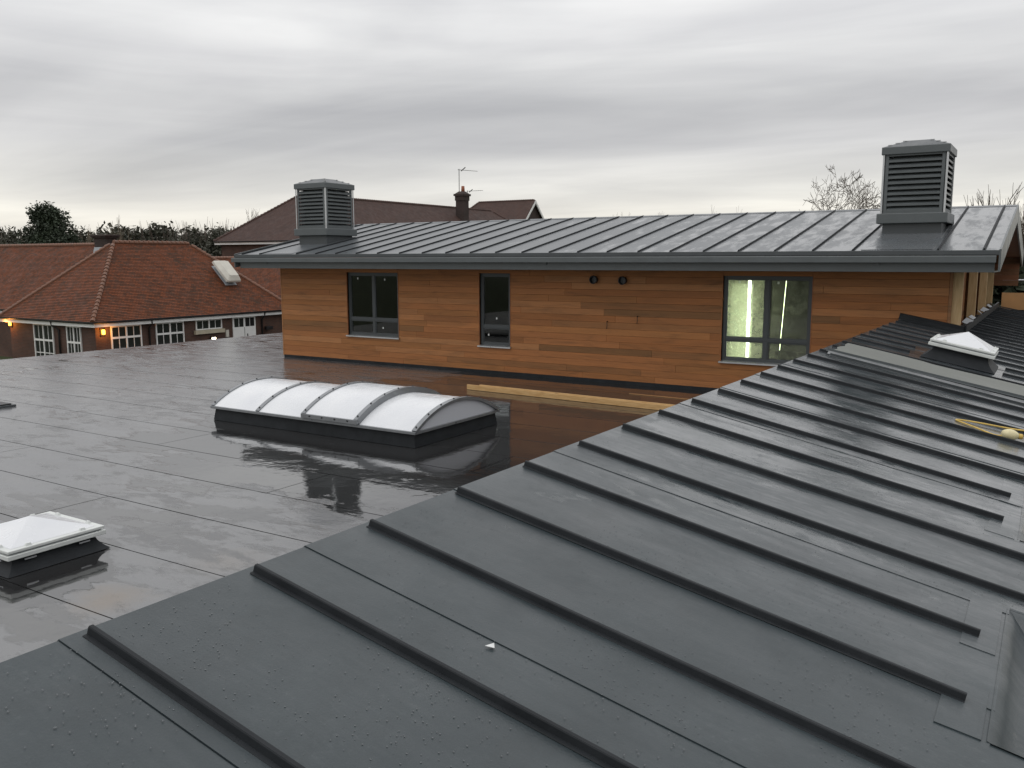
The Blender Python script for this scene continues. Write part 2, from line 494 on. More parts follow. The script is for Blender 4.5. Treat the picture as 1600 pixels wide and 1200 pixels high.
# ------------------------------------------------------------------ mesh helpers
class MB:
    def __init__(self):
        self.v, self.f = [], []

    def add(self, vs, fs):
        k = len(self.v)
        self.v += [tuple(p) for p in vs]
        self.f += [tuple(i + k for i in q) for q in fs]
        return self

    def box(self, x0, x1, y0, y1, z0, z1):
        return self.add([(x0, y0, z0), (x1, y0, z0), (x1, y1, z0), (x0, y1, z0), (x0, y0, z1), (x1, y0, z1), (x1, y1, z1), (x0, y1, z1)],
                        [(0, 3, 2, 1), (4, 5, 6, 7), (0, 1, 5, 4), (1, 2, 6, 5), (2, 3, 7, 6), (3, 0, 4, 7)])

    def frustum(self, a, za, b, zb, cap=True):
        """rectangles (x0,x1,y0,y1) at za and zb joined"""
        vs = []
        for (x0, x1, y0, y1), z in ((a, za), (b, zb)):
            vs += [(x0, y0, z), (x1, y0, z), (x1, y1, z), (x0, y1, z)]
        fs = [(0, 1, 5, 4), (1, 2, 6, 5), (2, 3, 7, 6), (3, 0, 4, 7)]
        if cap:
            fs += [(0, 3, 2, 1), (4, 5, 6, 7)]
        return self.add(vs, fs)

    def prism(self, prof, p0, p1, up=(0, 0, 1)):
        """closed profile [(side, up)...] swept straight from p0 to p1"""
        p0, p1 = Vector(p0), Vector(p1)
        d = (p1 - p0).normalized()
        s = d.cross(Vector(up)).normalized()
        u = s.cross(d)
        n = len(prof)
        vs = [p + s * a + u * b for p in (p0, p1) for a, b in prof]
        fs = [(i, (i + 1) % n, n + (i + 1) % n, n + i) for i in range(n)]
        fs += [tuple(range(n - 1, -1, -1)), tuple(range(n, 2 * n))]
        return self.add(vs, fs)

    def tube(self, pts, rad, seg=8, cap=True):
        pts = [Vector(p) for p in pts]
        if not hasattr(rad, '__len__'):
            rad = [rad] * len(pts)
        k = len(self.v)
        ref = Vector((0.13, 0.31, 0.94))
        for i, p in enumerate(pts):
            d = (pts[min(i + 1, len(pts) - 1)] - pts[max(i - 1, 0)]).normalized()
            if abs(d.dot(ref)) > 0.97:
                r2 = Vector((1, 0, 0))
            else:
                r2 = ref
            s = d.cross(r2).normalized()
            u = s.cross(d)
            for j in range(seg):
                a = 2 * math.pi * j / seg
                self.v.append(tuple(p + (s * math.cos(a) + u * math.sin(a)) * rad[i]))
        for i in range(len(pts) - 1):
            for j in range(seg):
                a, b = k + i * seg + j, k + i * seg + (j + 1) % seg
                self.f.append((a, b, b + seg, a + seg))
        if cap:
            self.f.append(tuple(k + j for j in range(seg - 1, -1, -1)))
            self.f.append(tuple(k + (len(pts) - 1) * seg + j for j in range(seg)))
        return self

    def mesh(self, name, mat, smooth=False):
        me = bpy.data.meshes.new(name)
        me.from_pydata(self.v, [], self.f)
        me.update()
        if mat is not None:
            me.materials.append(M[mat] if isinstance(mat, str) else mat)
        if smooth:
            me.polygons.foreach_set('use_smooth', [True] * len(me.polygons))
        return me

    def build(self, name, mat, parent=None, smooth=False, bevel=0.0, matrix=None):
        return link(name, self.mesh(name, mat, smooth), parent, bevel, matrix)


def link(name, me, parent=None, bevel=0.0, matrix=None):
    o = bpy.data.objects.new(name, me)
    COL.objects.link(o)
    if parent is not None:
        o.parent = parent
    if matrix is not None:
        o.matrix_local = matrix
    if bevel:
        b = o.modifiers.new('bevel', 'BEVEL')
        b.width = bevel
        b.segments = 2
        b.limit_method = 'ANGLE'
    return o


def tag(o, label=None, cat=None, group=None, kind=None):
    for k, v in (('label', label), ('category', cat), ('group', group), ('kind', kind)):
        if v:
            o[k] = v
    return o


def thing(name, label, cat, loc=(0, 0, 0), group=None, rot=None):
    o = bpy.data.objects.new(name, None)
    COL.objects.link(o)
    o.empty_display_size = 0.2
    o.location = loc
    if rot:
        o.rotation_euler = rot
    return tag(o, label, cat, group)


def copy_tree(o, parent=None):
    c = o.copy()
    COL.objects.link(c)
    if parent is not None:
        c.parent = parent
    for ch in o.children:
        copy_tree(ch, c)
    return c


# ------------------------------------------------------------------ ground
g = MB().add([(-1500, -1500, GROUND), (1500, -1500, GROUND), (1500, 1500, GROUND), (-1500, 1500, GROUND)], [(0, 1, 2, 3)]).build('ground', 'grass')
tag(g, 'rough winter grass ground below the roofs', None, None, 'structure')
g = MB().box(-38.5, -24.2, -10, 60, GROUND - 0.1, GROUND + 0.004).build('yard', 'asphalt')
tag(g, 'wet asphalt yard beside the brick school block', None, None, 'structure')

# ------------------------------------------------------------------ flat roof
RX0, RX1, RY0, RY1 = -23.47, -2.33, -6.0, 36.0
fr = thing('flat_roof', 'wide flat roof of wet grey welded membrane sheets with puddles', 'flat roof', (0, 0, 0))
MB().box(RX0 + 0.03, RX1 + 0.3, RY0, RY1, -0.3, -0.014).build('roof_deck', 'lap', fr)
MB().box(RX0 + 0.3, RX1 + 8, RY0 + 0.4, RY1 - 0.4, GROUND, -0.3).build('wall', 'brick', fr)
MB().box(RX0 - 0.03, RX0 + 0.03, RY0, RY1, -0.30, -0.02).build('edge_trim', 'metal_dark', fr, bevel=0.006)
y = RY0
row = 0
rows = []
yy = 3.6 - 10
while yy < RY1:
    rows.append((yy, yy + 1.0))
    yy += 1.0
for r_i, (ya, yb) in enumerate(rows):
    ya, yb = max(ya, RY0), min(yb, RY1)
    if yb - ya < 0.1:
        continue
    cuts = [RX0 + 0.03]
    x = RX0 + (3.0 + (r_i * 4.7) % 8.0)
    while x < RX1 - 1.5:
        cuts.append(x)
        x += 8.0
    cuts.append(RX1)
    for a_, b_ in zip(cuts[:-1], cuts[1:]):
        j = 0.0025 * math.sin(r_i * 2.3 + a_)
        mb = MB()
        gp_ = (0.0050, 0.0038, 0.0055)[r_i % 3] if ya < 8.0 else (0.0016, 0.0030, 0.0012)[r_i % 3]
        n = max(2, int((b_ - a_) / 0.5))
        top = []
        for i in range(n + 1):
            xx = a_ + 0.005 + (b_ - a_ - 0.01) * i / n
            w1 = 0.010 * math.sin(xx * 0.9 + r_i)
            top.append((xx, ya + gp_ + w1, 0.0030 + j * 0.2))
        top2 = []
        for i in range(n + 1):
            xx = a_ + 0.005 + (b_ - a_ - 0.01) * i / n
            w1 = 0.010 * math.sin(xx * 0.9 + r_i + 1)
            top2.append((xx, yb - gp_ + w1, 0.0005 + j * 0.2))
        vs = top + top2 + [(p[0], p[1], -0.012) for p in top] + [(p[0], p[1], -0.012) for p in top2]
        k = n + 1
        fs = [(i, i + 1, k + i + 1, k + i) for i in range(n)]
        fs += [(2 * k + i, 2 * k + i + 1, i + 1, i) for i in range(n)]
        fs += [(k + i, k + i + 1, 3 * k + i + 1, 3 * k + i) for i in range(n)]
        mb.add(vs, fs).build('membrane_sheet', 'flat', fr)

# ------------------------------------------------------------------ near sloping roof
SX, SZ, SM = -2.30, 1.545, 0.204           # top edge and fall towards +x


def slope_z(x):
    return SZ - SM * (x - SX)


sl = thing('sloping_roof', 'near dark grey sloping membrane roof with raised parallel seam ribs', 'sloping roof', (0, 0, 0))
XR = 3.2
WALLY = 16.5
GX = -1.34            # gable line of the clad building
pits = [(2.95, 4.18), (5.28, 6.56)]
PX = -0.075
# sheets between the lap lines
lap = [1.285 + 0.945 * k for k in range(-5, 27)]
for k, (ya, yb) in enumerate(zip(lap[:-1], lap[1:])):
    x0 = SX if ya < WALLY else GX
    segs = [(ya, yb)]
    br = sorted({ya, yb, *[q for p in pits for q in p if ya < q < yb], *([WALLY] if ya < WALLY < yb else [])})
    mb = MB()
    hi, lo = 0.0, 0.0038          # each sheet laps over the next one up the roof
    for a_, b_ in zip(br[:-1], br[1:]):
        mid = (a_ + b_) / 2
        xr = PX if any(p0 < mid < p1 for p0, p1 in pits) else XR
        xl = SX if mid < WALLY else GX
        pts = np.linspace(xl, xr, 9)
        if mid < WALLY:
            pts = np.concatenate([[xl - 0.03, xl - 0.008], pts])
        n = len(pts)
        f0, f1 = (a_ - ya) / (yb - ya), (b_ - ya) / (yb - ya)
        za, zb = lo + (hi - lo) * f0, lo + (hi - lo) * f1
        vs = []
        for yv, dz in ((a_ + (0.0024 if a_ == ya else 0), za), (b_, zb)):
            for i, xv in enumerate(pts):
                drop = 0.0
                if mid < WALLY and i == 0:
                    drop = 0.032
                elif mid < WALLY and i == 1:
                    drop = 0.006
                vs.append((xv, yv, slope_z(max(xv, xl)) + dz - drop))
        vs += [(p[0], p[1], p[2] - 0.012) for p in vs]
        fs = [(i, i + 1, n + i + 1, n + i) for i in range(n - 1)]
        fs += [(2 * n + i, 2 * n + i + 1, i + 1, i) for i in range(n - 1)]
        fs += [(n + i, n + i + 1, 3 * n + i + 1, 3 * n + i) for i in range(n - 1)]
        mb.add(vs, fs)
    mb.build('membrane_sheet', 'slope', sl)
# body under the sheets
mb = MB()
YA, YB = lap[0], lap[-1]


def wedge(mb, xa, xb, ya, yb, zbot, d=0.016):
    mb.add([(xa, ya, zbot), (xb, ya, zbot), (xb, yb, zbot), (xa, yb, zbot),
            (xa, ya, slope_z(xa) - d), (xb, ya, slope_z(xb) - d), (xb, yb, slope_z(xb) - d), (xa, yb, slope_z(xa) - d)],
           [(0, 3, 2, 1), (4, 5, 6, 7), (0, 1, 5, 4), (1, 2, 6, 5), (2, 3, 7, 6), (3, 0, 4, 7)])


wedge(mb, SX - 0.01, PX - 0.012, YA, WALLY - 0.06, -0.1, 0.017)
prev = YA
for p0, p1 in pits:
    wedge(mb, PX - 0.012, XR, prev, p0 - 0.012, -0.1, 0.018)
    wedge(mb, PX - 0.012, XR, p0 - 0.012, p1 + 0.012, -0.1, 0.125)
    prev = p1 + 0.012
wedge(mb, PX - 0.012, XR, prev, WALLY - 0.06, -0.1, 0.018)
wedge(mb, GX + 0.0, XR, WALLY - 0.06, YB, -0.1, 0.019)
mb.build('roof_body', 'lap', sl)
MB().box(SX - 0.032, SX - 0.012, YA, WALLY - 0.06, 0.01, slope_z(SX) - 0.034).build('upstand_face', 'slope', sl)
# membrane lining of the two recesses
for p0, p1 in pits:
    mb = MB()
    for (xa, ya), (xb, yb) in (((PX, p0), (PX, p1)), ((PX, p1), (XR, p1)), ((XR, p0), (PX, p0))):
        n = 14
        vs = []
        for i in range(n + 1):
            t = i / n
            xv, yv = xa + (xb - xa) * t, ya + (yb - ya) * t
            wob = 0.004 * math.sin(i * 1.9 + p0)
            nx, ny = (yb - ya), -(xb - xa)
            L = math.hypot(nx, ny)
            nx, ny = nx / L, ny / L
            z = slope_z(xv)
            vs += [(xv - nx * 0.01, yv - ny * 0.01, z + 0.007), (xv + nx * (0.014 + wob), yv + ny * (0.014 + wob), z - 0.006),
                   (xv + nx * (0.03 + wob), yv + ny * (0.03 + wob), z - 0.03), (xv + nx * (0.07), yv + ny * 0.07, z - 0.085),
                   (xv + nx * 0.16, yv + ny * 0.16, z - 0.12)]
        fs = []
        for i in range(n):
            for q in range(4):
                a_ = i * 5 + q
                fs.append((a_, a_ + 5, a_ + 6, a_ + 1))
        mb.add(vs, fs)
    mb.build('recess_lining', 'slope', sl, smooth=True)
    cs = [(PX + 0.05, p0 + 0.05), (XR, p0 + 0.05), (XR, p1 - 0.05), (PX + 0.05, p1 - 0.05)]
    MB().add([(px, py, slope_z(px) - 0.118) for px, py in cs], [(0, 1, 2, 3)]).build('recess_floor', 'slope', sl)
    # welded patches beside the recess
    for (xa, xb, ya, yb) in ((-0.235, -0.10, p0 - 0.02, p0 + 0.36), (-0.215, -0.10, p1 - 0.55, p1 + 0.03)):
        d = 0.0054
        jit = lambda: random.uniform(-0.012, 0.012)
        cs = [(xa + jit(), ya + jit()), (xb, ya + jit()), (xb, yb + jit()), (xa + jit(), yb + jit())]
        vs = [(px, py, slope_z(px) + d) for px, py in cs] + [(px, py, slope_z(px) + 0.001) for px, py in cs]
        MB().add(vs, [(0, 1, 2, 3), (4, 5, 1, 0), (5, 6, 2, 1), (6, 7, 3, 2), (7, 4, 0, 3)]).build('welded_patch', 'slope', sl)
# seam ribs
prof = [(-0.026, 0.001), (-0.024, 0.004), (-0.0115, 0.005), (-0.0085, 0.025), (-0.006, 0.0285), (0.006, 0.0285), (0.0085, 0.025),
        (0.0115, 0.005), (0.024, 0.004), (0.026, 0.001)]
cache = {}
Y0, DY = 1.365, 0.6
for i in range(-4, 42):
    yv = Y0 + DY * i
    xs = -2.272 + random.uniform(-0.01, 0.01)
    xe = XR - 0.1
    if any(p0 < yv < p1 for p0, p1 in pits):
        xe = -0.165
    if yv > WALLY - 0.05:
        xs = GX + 0.06
    if 12.0 < yv < 13.0:            # cut round the rooflight kerb
        parts_ = [(xs, -1.56), (-0.50, xe)]
    else:
        parts_ = [(xs, xe)]
    for xa, xb in parts_:
        key = round(xb - xa, 2)
        if key not in cache:
            L = xb - xa
            cache[key] = MB().prism(prof, (0, 0, 0), (L, 0, -L * SM)).mesh('seam_rib', 'rib')
        o = link('seam_rib', cache[key], sl)
        o.location = (xa, yv, slope_z(xa) + 0.002)
# upstand against the clad wall and the gable
MB().prism([(-0.03, 0.0), (0.03, 0.0), (0.012, 0.05), (0.008, 0.10), (-0.03, 0.11)], (SX - 0.02, WALLY - 0.035, slope_z(SX) + 0.002),
           (GX + 0.03, WALLY - 0.035, slope_z(GX))).build('wall_upstand', 'rib', sl)
MB().prism([(-0.05, 0.0), (0.05, 0.0), (0.02, 0.03), (-0.02, 0.12), (-0.05, 0.12)], (GX + 0.03, YB, slope_z(GX) + 0.0),
           (GX + 0.03, WALLY, slope_z(GX))).build('gable_flashing', 'rib', sl)
for i, yv in enumerate((17.5, 18.6, 20.4, 21.6, 23.3, 24.3)):
    MB().box(-0.07, 0.06, -0.32, 0.32, 0, 0.008).build('flashing_flap', 'lead', sl,
        matrix=Matrix.Translation((GX + 0.02, yv, slope_z(GX) + 0.125)) @ Matrix.Rotation(R(24 + 9 * (i % 3)), 4, 'Y') @ Matrix.Rotation(R(4 - 4 * (i % 3)), 4, 'X'))

# rain drops lying on the near membrane
N = 16000
u = rng.random(N)
ys = 0.7 + 7.0 * u ** 1.5
xs = rng.uniform(-2.25, -0.05, N)
keep = np.ones(N, bool)
for i in range(-4, 14):
    keep &= np.abs(ys - (Y0 + DY * i)) > 0.045
for p0, p1 in pits:
    keep &= ~((ys > p0 - 0.05) & (ys < p1 + 0.05) & (xs > PX - 0.05))
cl = np.sin(xs * 5.1 + np.sin(ys * 3)) * np.sin(ys * 4.3 + xs * 2.2) + rng.normal(0, 0.45, N)
keep &= cl > 0.25
xs, ys = xs[keep], ys[keep]
rad = rng.gamma(2.2, 0.0008, len(xs)).clip(0.0007, 0.0024)
mb = MB()
for xv, yv, rr in zip(xs, ys, rad):
    z = slope_z(xv) + 0.0046
    seg = 7
    e = 1 + 0.35 * random.random()
    vs = []
    for hr, hz in ((1.0, 0.0), (0.82, 0.34), (0.42, 0.55)):
        for j in range(seg):
            a = 2 * math.pi * j / seg
            px = xv + math.cos(a) * rr * hr * e
            vs.append((px, yv + math.sin(a) * rr * hr, z - SM * (px - xv) + rr * hz * 0.55))
    vs.append((xv, yv, z + rr * 0.33))
    fs = []
    for q in range(2):
        for j in range(seg):
            fs.append((q * seg + j, q * seg + (j + 1) % seg, (q + 1) * seg + (j + 1) % seg, (q + 1) * seg + j))
    for j in range(seg):
        fs.append((2 * seg + j, 2 * seg + (j + 1) % seg, 3 * seg))
    mb.add(vs, fs)
d = mb.build('rain_drops', 'drop', None, smooth=True)
tag(d, 'small rain drops beaded on the near grey membrane', 'rain drops', None, 'stuff')

# ------------------------------------------------------------------ timber clad building
cb = thing('timber_clad_building', 'long cedar clad upper storey with grey seamed roof and three dark windows', 'building', (0, 0, 0))
WX0, WX1 = -17.5, -1.56
WZ0, WZ1 = 0.06, 2.37
BACKY = 24.4
windows = [(-15.19, -13.54, 0.70, 2.27, 2), (-11.17, -10.34, 0.64, 2.28, 1), (-5.49, -3.81, 0.62, 2.27, 2)]
# structural wall with openings
mb = MB()
xs = [WX0 + 0.05] + [q for w in windows for q in (w[0], w[1])] + [WX1 - 0.02]
for i in range(len(xs) - 1):
    if i % 2 == 0:
        mb.box(xs[i], xs[i + 1], WALLY + 0.024, WALLY + 0.22, 0.0, WZ1)
    else:
        w = windows[i // 2]
        mb.box(w[0], w[1], WALLY + 0.024, WALLY + 0.22, 0.0, w[2])
        mb.box(w[0], w[1], WALLY + 0.024, WALLY + 0.22, w[3], WZ1)
mb.build('wall', 'void', cb)
mb = MB()
mb.box(WX0 + 0.05, WX0 + 0.2, WALLY + 0.22, BACKY, 0, WZ1)
mb.box(WX1 - 0.2, WX1 - 0.02, WALLY + 0.22, BACKY, 0, WZ1)
mb.box(WX0 + 0.05, WX1 - 0.02, BACKY, BACKY + 0.2, 0, WZ1)
mb.build('wall', 'room', cb)
MB().box(WX0 + 0.06, WX1 - 0.03, WALLY + 0.03, BACKY, 0.002, 0.05).build('floor', 'room', cb)
MB().box(WX0 + 0.01, -2.3, WALLY - 0.012, WALLY + 0.023, 0.0, 0.075).build('base_upstand', 'rib', cb)

# cedar boards, one by one
tones = [(0.325, 0.138, 0.047), (0.307, 0.127, 0.043), (0.342, 0.15, 0.057), (0.253, 0.112, 0.042), (0.316, 0.128, 0.045), (0.201, 0.096, 0.037), (0.333, 0.138, 0.049), (0.29, 0.116, 0.039), (0.356, 0.162, 0.064)]
weights = [5, 5, 4, 3.2, 5, 2.4, 3, 4, 2.2]
NR = 17
RH = (WZ1 - WZ0) / NR
board_cache = {}


def board_mesh(L, h):
    key = (round(L, 2), round(h, 3))
    if key not in board_cache:
        c = 0.0
        board_cache[key] = MB().frustum((0.002, L - 0.002, 0, 0), 0, (0, 0, 0, 0), 0).mesh('x', None) if False else MB().add(
            [(0.001, 0.022, 0.0), (L - 0.001, 0.022, 0.0), (L - 0.001, 0.022, h), (0.001, 0.022, h),
             (0.001, 0.003, 0.0006), (L - 0.001, 0.003, 0.0006), (L - 0.001, 0.003, h - 0.0006), (0.001, 0.003, h - 0.0006),
             (0.003, 0.0, 0.0030), (L - 0.003, 0.0, 0.0030), (L - 0.003, 0.0, h - 0.0030), (0.003, 0.0, h - 0.0030)],
            [(8, 9, 10, 11), (4, 5, 9, 8), (5, 6, 10, 9), (6, 7, 11, 10), (7, 4, 8, 11), (0, 1, 5, 4), (1, 2, 6, 5), (2, 3, 7, 6), (3, 0, 4, 7)]
        ).mesh('cladding_board', 'cedar')
    return board_cache[key]


rb = random.Random(4)
for r_i in range(NR):
    z0, z1 = WZ0 + r_i * RH, WZ0 + (r_i + 1) * RH
    x = WX0
    cuts = []
    while x < WX1:
        L = rb.uniform(1.4, 5.2)
        xe = min(WX1, x + L)
        if WX1 - xe < 0.5:
            xe = WX1
        cuts.append((x, xe))
        x = xe
    for a_, b_ in cuts:
        t = rb.choices(tones, weights)[0]
        k = rb.uniform(0.9, 1.1)
        pieces = [(a_, b_, z0, z1)]
        for (wx0, wx1, wz0, wz1, _n) in windows:
            out = []
            for (pa, pb, pz0, pz1) in pieces:
                if pb <= wx0 or pa >= wx1 or pz1 <= wz0 or pz0 >= wz1:
                    out.append((pa, pb, pz0, pz1))
                    continue
                if pa < wx0 - 0.02:
                    out.append((pa, wx0, pz0, pz1))
                if pb > wx1 + 0.02:
                    out.append((wx1, pb, pz0, pz1))
                ca, cb_ = max(pa, wx0), min(pb, wx1)
                if wz0 - pz0 > 0.015:
                    out.append((ca, cb_, pz0, wz0))
                if pz1 - wz1 > 0.015:
                    out.append((ca, cb_, wz1, pz1))
            pieces = out
        for (pa, pb, pz0, pz1) in pieces:
            if pb - pa < 0.03:
                continue
            o = link('cladding_board', board_mesh(pb - pa, pz1 - pz0 - 0.001), cb)
            o.location = (pa, WALLY + rb.uniform(-0.0015, 0.0015), pz0 + 0.0005)
            o.color = (t[0] * k, t[1] * k, t[2] * k, 1)
# corner trims
for xa, xb, nm in ((WX0 - 0.035, WX0 - 0.001, 'corner_trim'), (WX1 + 0.001, WX1 + 0.05, 'corner_trim')):
    o = MB().box(xa, xb, WALLY - 0.006, WALLY + 0.05, WZ0, WZ1).build(nm, 'cedar', cb, bevel=0.003)
    o.color = (0.36, 0.17, 0.07, 1) if xa < -10 else (0.26, 0.13, 0.06, 1)

# windows
for wi, (x0, x1, z0, z1, ncol) in enumerate(windows):
    yf = WALLY + 0.055
    mb = MB()
    fw = 0.062
    tz = z0 + 0.262 * (z1 - z0)
    mb.box(x0, x0 + fw, yf, yf + 0.07, z0, z1)
    mb.box(x1 - fw, x1, yf, yf + 0.07, z0, z1)
    mb.box(x0 + fw, x1 - fw, yf + 0.001, yf + 0.07, z0, z0 + fw)
    mb.box(x0 + fw, x1 - fw, yf + 0.001, yf + 0.07, z1 - fw, z1)
    mb.box(x0 + fw, x1 - fw, yf + 0.002, yf + 0.07, tz - fw * 0.5, tz + fw * 0.5)
    xm = (x0 + x1) / 2
    spans = [(x0 + fw, x1 - fw)]
    if ncol == 2:
        mb.box(xm - fw * 0.6, xm + fw * 0.6, yf + 0.003, yf + 0.069, z0 + fw, tz - fw * 0.5)
        mb.box(xm - fw * 0.6, xm + fw * 0.6, yf + 0.003, yf + 0.069, tz + fw * 0.5, z1 - fw)
        spans = [(x0 + fw, xm - fw * 0.6), (xm + fw * 0.6, x1 - fw)]
    w = mb.build('window', 'frame', cb, bevel=0.005)
    for si, (sa, sb) in enumerate(spans):
        for za, zb in ((z0 + fw, tz - fw * 0.5), (tz + fw * 0.5, z1 - fw)):
            # opening sash bead and pane
            b = MB()
            q = 0.022
            for (xa, xb, zc, zd) in ((sa, sa + q, za, zb), (sb - q, sb, za, zb), (sa + q, sb - q, za, za + q), (sa + q, sb - q, zb - q, zb)):
                b.box(xa, xb, yf + 0.014, yf + 0.05, zc, zd)
            b.build('glazing_bead', 'frame', w)
            mat = 'glass' if wi < 2 else ('glass_dirty' if si == 0 else 'glass_dirty2')
            MB().box(sa + q * 0.5, sb - q * 0.5, yf + 0.028, yf + 0.034, za + q * 0.5, zb - q * 0.5).build('pane', mat, w)
    # stickers left on the glass
    for sxp, szp in {0: [(x0 + 0.28, z1 - 0.17), (x1 - 0.50, z1 - 0.19), (x1 - 0.58, z0 + 0.19)], 1: [(x0 + 0.40, z0 + 0.60), (x0 + 0.18, z0 + 0.22)],
                     2: [(x0 + 1.02, z1 - 0.15), (x0 + 0.28, z1 - 0.14)]}[wi]:
        MB().box(sxp, sxp + 0.035, yf + 0.0255, yf + 0.0275, szp, szp + 0.045).build('sticker', 'white_pvc', w)
    MB().prism([(0.0, 0.0), (0.0, -0.03), (0.008, -0.03), (0.01, -0.006), (0.145, 0.012), (0.145, 0.02)],
               (x1 + 0.03, WALLY - 0.055, z0 - 0.004), (x0 - 0.03, WALLY - 0.055, z0 - 0.004)).build('sill', 'alu', w)
    # jamb linings of the opening
    j = MB()
    for xa, xb in ((x0 - 0.012, x0), (x1, x1 + 0.012)):
        j.box(xa, xb, WALLY - 0.008, WALLY + 0.054, z0, z1)
    o = j.build('jamb_trim', 'cedar', w)
    o.color = (0.30, 0.12, 0.05, 1)

# roof of the clad building
EY, EZ, TY, TZ = 15.655, 2.716, 20.42, 3.636
UM = (TZ - EZ) / (TY - EY)
UX0, UX1 = -18.25, -0.82
BEY = 2 * TY - EY


def up_z(yv):
    return EZ + UM * (yv - EY) if yv <= TY else TZ - UM * (yv - TY)


roof = MB().add([(UX0, EY, EZ), (UX1, EY, EZ), (UX1, TY, TZ), (UX0, TY, TZ), (UX0, BEY, EZ), (UX1, BEY, EZ),
                 (UX0, EY, EZ - 0.075), (UX1, EY, EZ - 0.075), (UX1, TY, TZ - 0.16), (UX0, TY, TZ - 0.16), (UX0, BEY, EZ - 0.075), (UX1, BEY, EZ - 0.075)],
                [(0, 1, 2, 3), (3, 2, 5, 4), (6, 7, 1, 0), (9, 8, 7, 6), (10, 11, 8, 9), (11, 10, 4, 5), (1, 7, 8, 2), (2, 8, 11, 5), (0, 3, 9, 6), (3, 4, 10, 9)]
                ).build('roof', 'upper', cb)
prof2 = [(-0.028, 0.001), (-0.012, 0.005), (-0.009, 0.026), (-0.006, 0.030), (0.006, 0.030), (0.009, 0.026), (0.012, 0.005), (0.028, 0.001)]
L2 = TY - EY - 0.04
rib_me = MB().prism(prof2, (0, 0, 0), (0, L2, L2 * UM)).mesh('seam_rib', 'rib')
rib_back = MB().prism(prof2, (0, 0, 0), (0, L2, -L2 * UM)).mesh('seam_rib', 'rib')
for n in range(-16, 11):
    xv = -7.576 + 0.65455 * n
    if n in (8, -14):            # stopped behind the ventilators
        L3 = TY - 18.6
        o = MB().prism(prof2, (xv, 18.6, up_z(18.6)), (xv, TY - 0.01, up_z(TY - 0.01))).build('seam_rib', 'rib', roof)
    else:
        o = link('seam_rib', rib_me, roof)
        o.location = (xv, EY + 0.03, up_z(EY + 0.03))
    o = link('seam_rib', rib_back, roof)
    o.location = (xv, TY + 0.012, up_z(TY + 0.012))
MB().prism([(-0.10, -0.018), (0, 0.012), (0.10, -0.018), (0.10, -0.012), (0, 0.020), (-0.10, -0.012)], (UX0, TY, TZ), (UX1, TY, TZ)).build('ridge_cap', 'upper', roof)
# verge, drip edge, gutter, fascia, soffit
MB().box(UX0 - 0.02, UX1 + 0.01, EY - 0.03, EY - 0.001, EZ - 0.068, EZ + 0.006).build('drip_edge', 'metal_dark', cb, bevel=0.004)
gut = MB().prism([(0.0, 0.0), (0.012, 0.004), (0.012, 0.10), (-0.0, 0.112), (-0.09, 0.112), (-0.105, 0.105), (-0.105, 0.0)][::-1],
                 (UX0 - 0.12, EY - 0.045, 2.525), (UX1 - 0.03, EY - 0.045, 2.525)).build('gutter', 'metal_grey', cb)
MB().box(UX0 + 0.08, UX1 - 0.05, EY + 0.065, EY + 0.09, 2.375, 2.63).build('fascia', 'metal_grey', cb)
MB().box(UX0 + 0.08, UX1 - 0.05, EY + 0.09, WALLY + 0.2, 2.372, 2.392).build('soffit', 'metal_dark', cb)
for xv in (-17.2, -9.0, -2.6):
    MB().box(xv - 0.04, xv + 0.04, EY + 0.045, EY + 0.065, 2.48, 2.53).build('gutter_bracket', 'metal_grey', cb)
# verge boards on the gable ends, raking with both slopes
for xa, xb in ((UX1 + 0.004, UX1 + 0.035), (UX0 - 0.035, UX0 - 0.004)):
    mb = MB()
    for ya, za, yb, zb in ((EY - 0.03, EZ, TY, TZ), (TY, TZ, BEY + 0.03, EZ)):
        mb.add([(xa, ya, za - 0.33), (xb, ya, za - 0.33), (xb, yb, zb - 0.33), (xa, yb, zb - 0.33),
                (xa, ya, za + 0.02), (xb, ya, za + 0.02), (xb, yb, zb + 0.02), (xa, yb, zb + 0.02)],
               [(0, 3, 2, 1), (4, 5, 6, 7), (0, 1, 5, 4), (1, 2, 6, 5), (2, 3, 7, 6), (3, 0, 4, 7)])
    mb.build('verge_board', 'metal_grey', cb)
# brown boarded soffit under the raking gable overhang and gable wall of boards
mb = MB()
for ya, za, yb, zb in ((WALLY, up_z(WALLY), TY, TZ), (TY, TZ, BACKY, up_z(BACKY))):
    mb.add([(WX1, ya, za - 0.24), (UX1, ya, za - 0.24), (UX1, yb, zb - 0.24), (WX1, yb, zb - 0.24),
            (WX1, ya, za - 0.22), (UX1, ya, za - 0.22), (UX1, yb, zb - 0.22), (WX1, yb, zb - 0.22)],
           [(0, 3, 2, 1), (4, 5, 6, 7), (0, 1, 5, 4), (1, 2, 6, 5), (2, 3, 7, 6), (3, 0, 4, 7)])
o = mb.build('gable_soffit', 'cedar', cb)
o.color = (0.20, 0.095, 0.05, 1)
rows_g = 24
zg0, zg1 = 1.30, TZ - 0.2
hgt = (zg1 - zg0) / rows_g
for i in range(rows_g):
    z0, z1 = zg0 + i * hgt, zg0 + (i + 1) * hgt - 0.003
    ya, yb = WALLY + 0.05, BACKY
    lim = z1 + 0.2
    if lim > up_z(WALLY):
        dy = (lim - EZ) / UM
        ya, yb = max(ya, EY + dy), min(yb, BEY - dy)
    if yb - ya < 0.1:
        continue
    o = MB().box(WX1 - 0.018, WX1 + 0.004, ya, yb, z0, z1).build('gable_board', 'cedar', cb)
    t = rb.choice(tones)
    o.color = (t[0] * 0.62, t[1] * 0.62, t[2] * 0.65, 1)
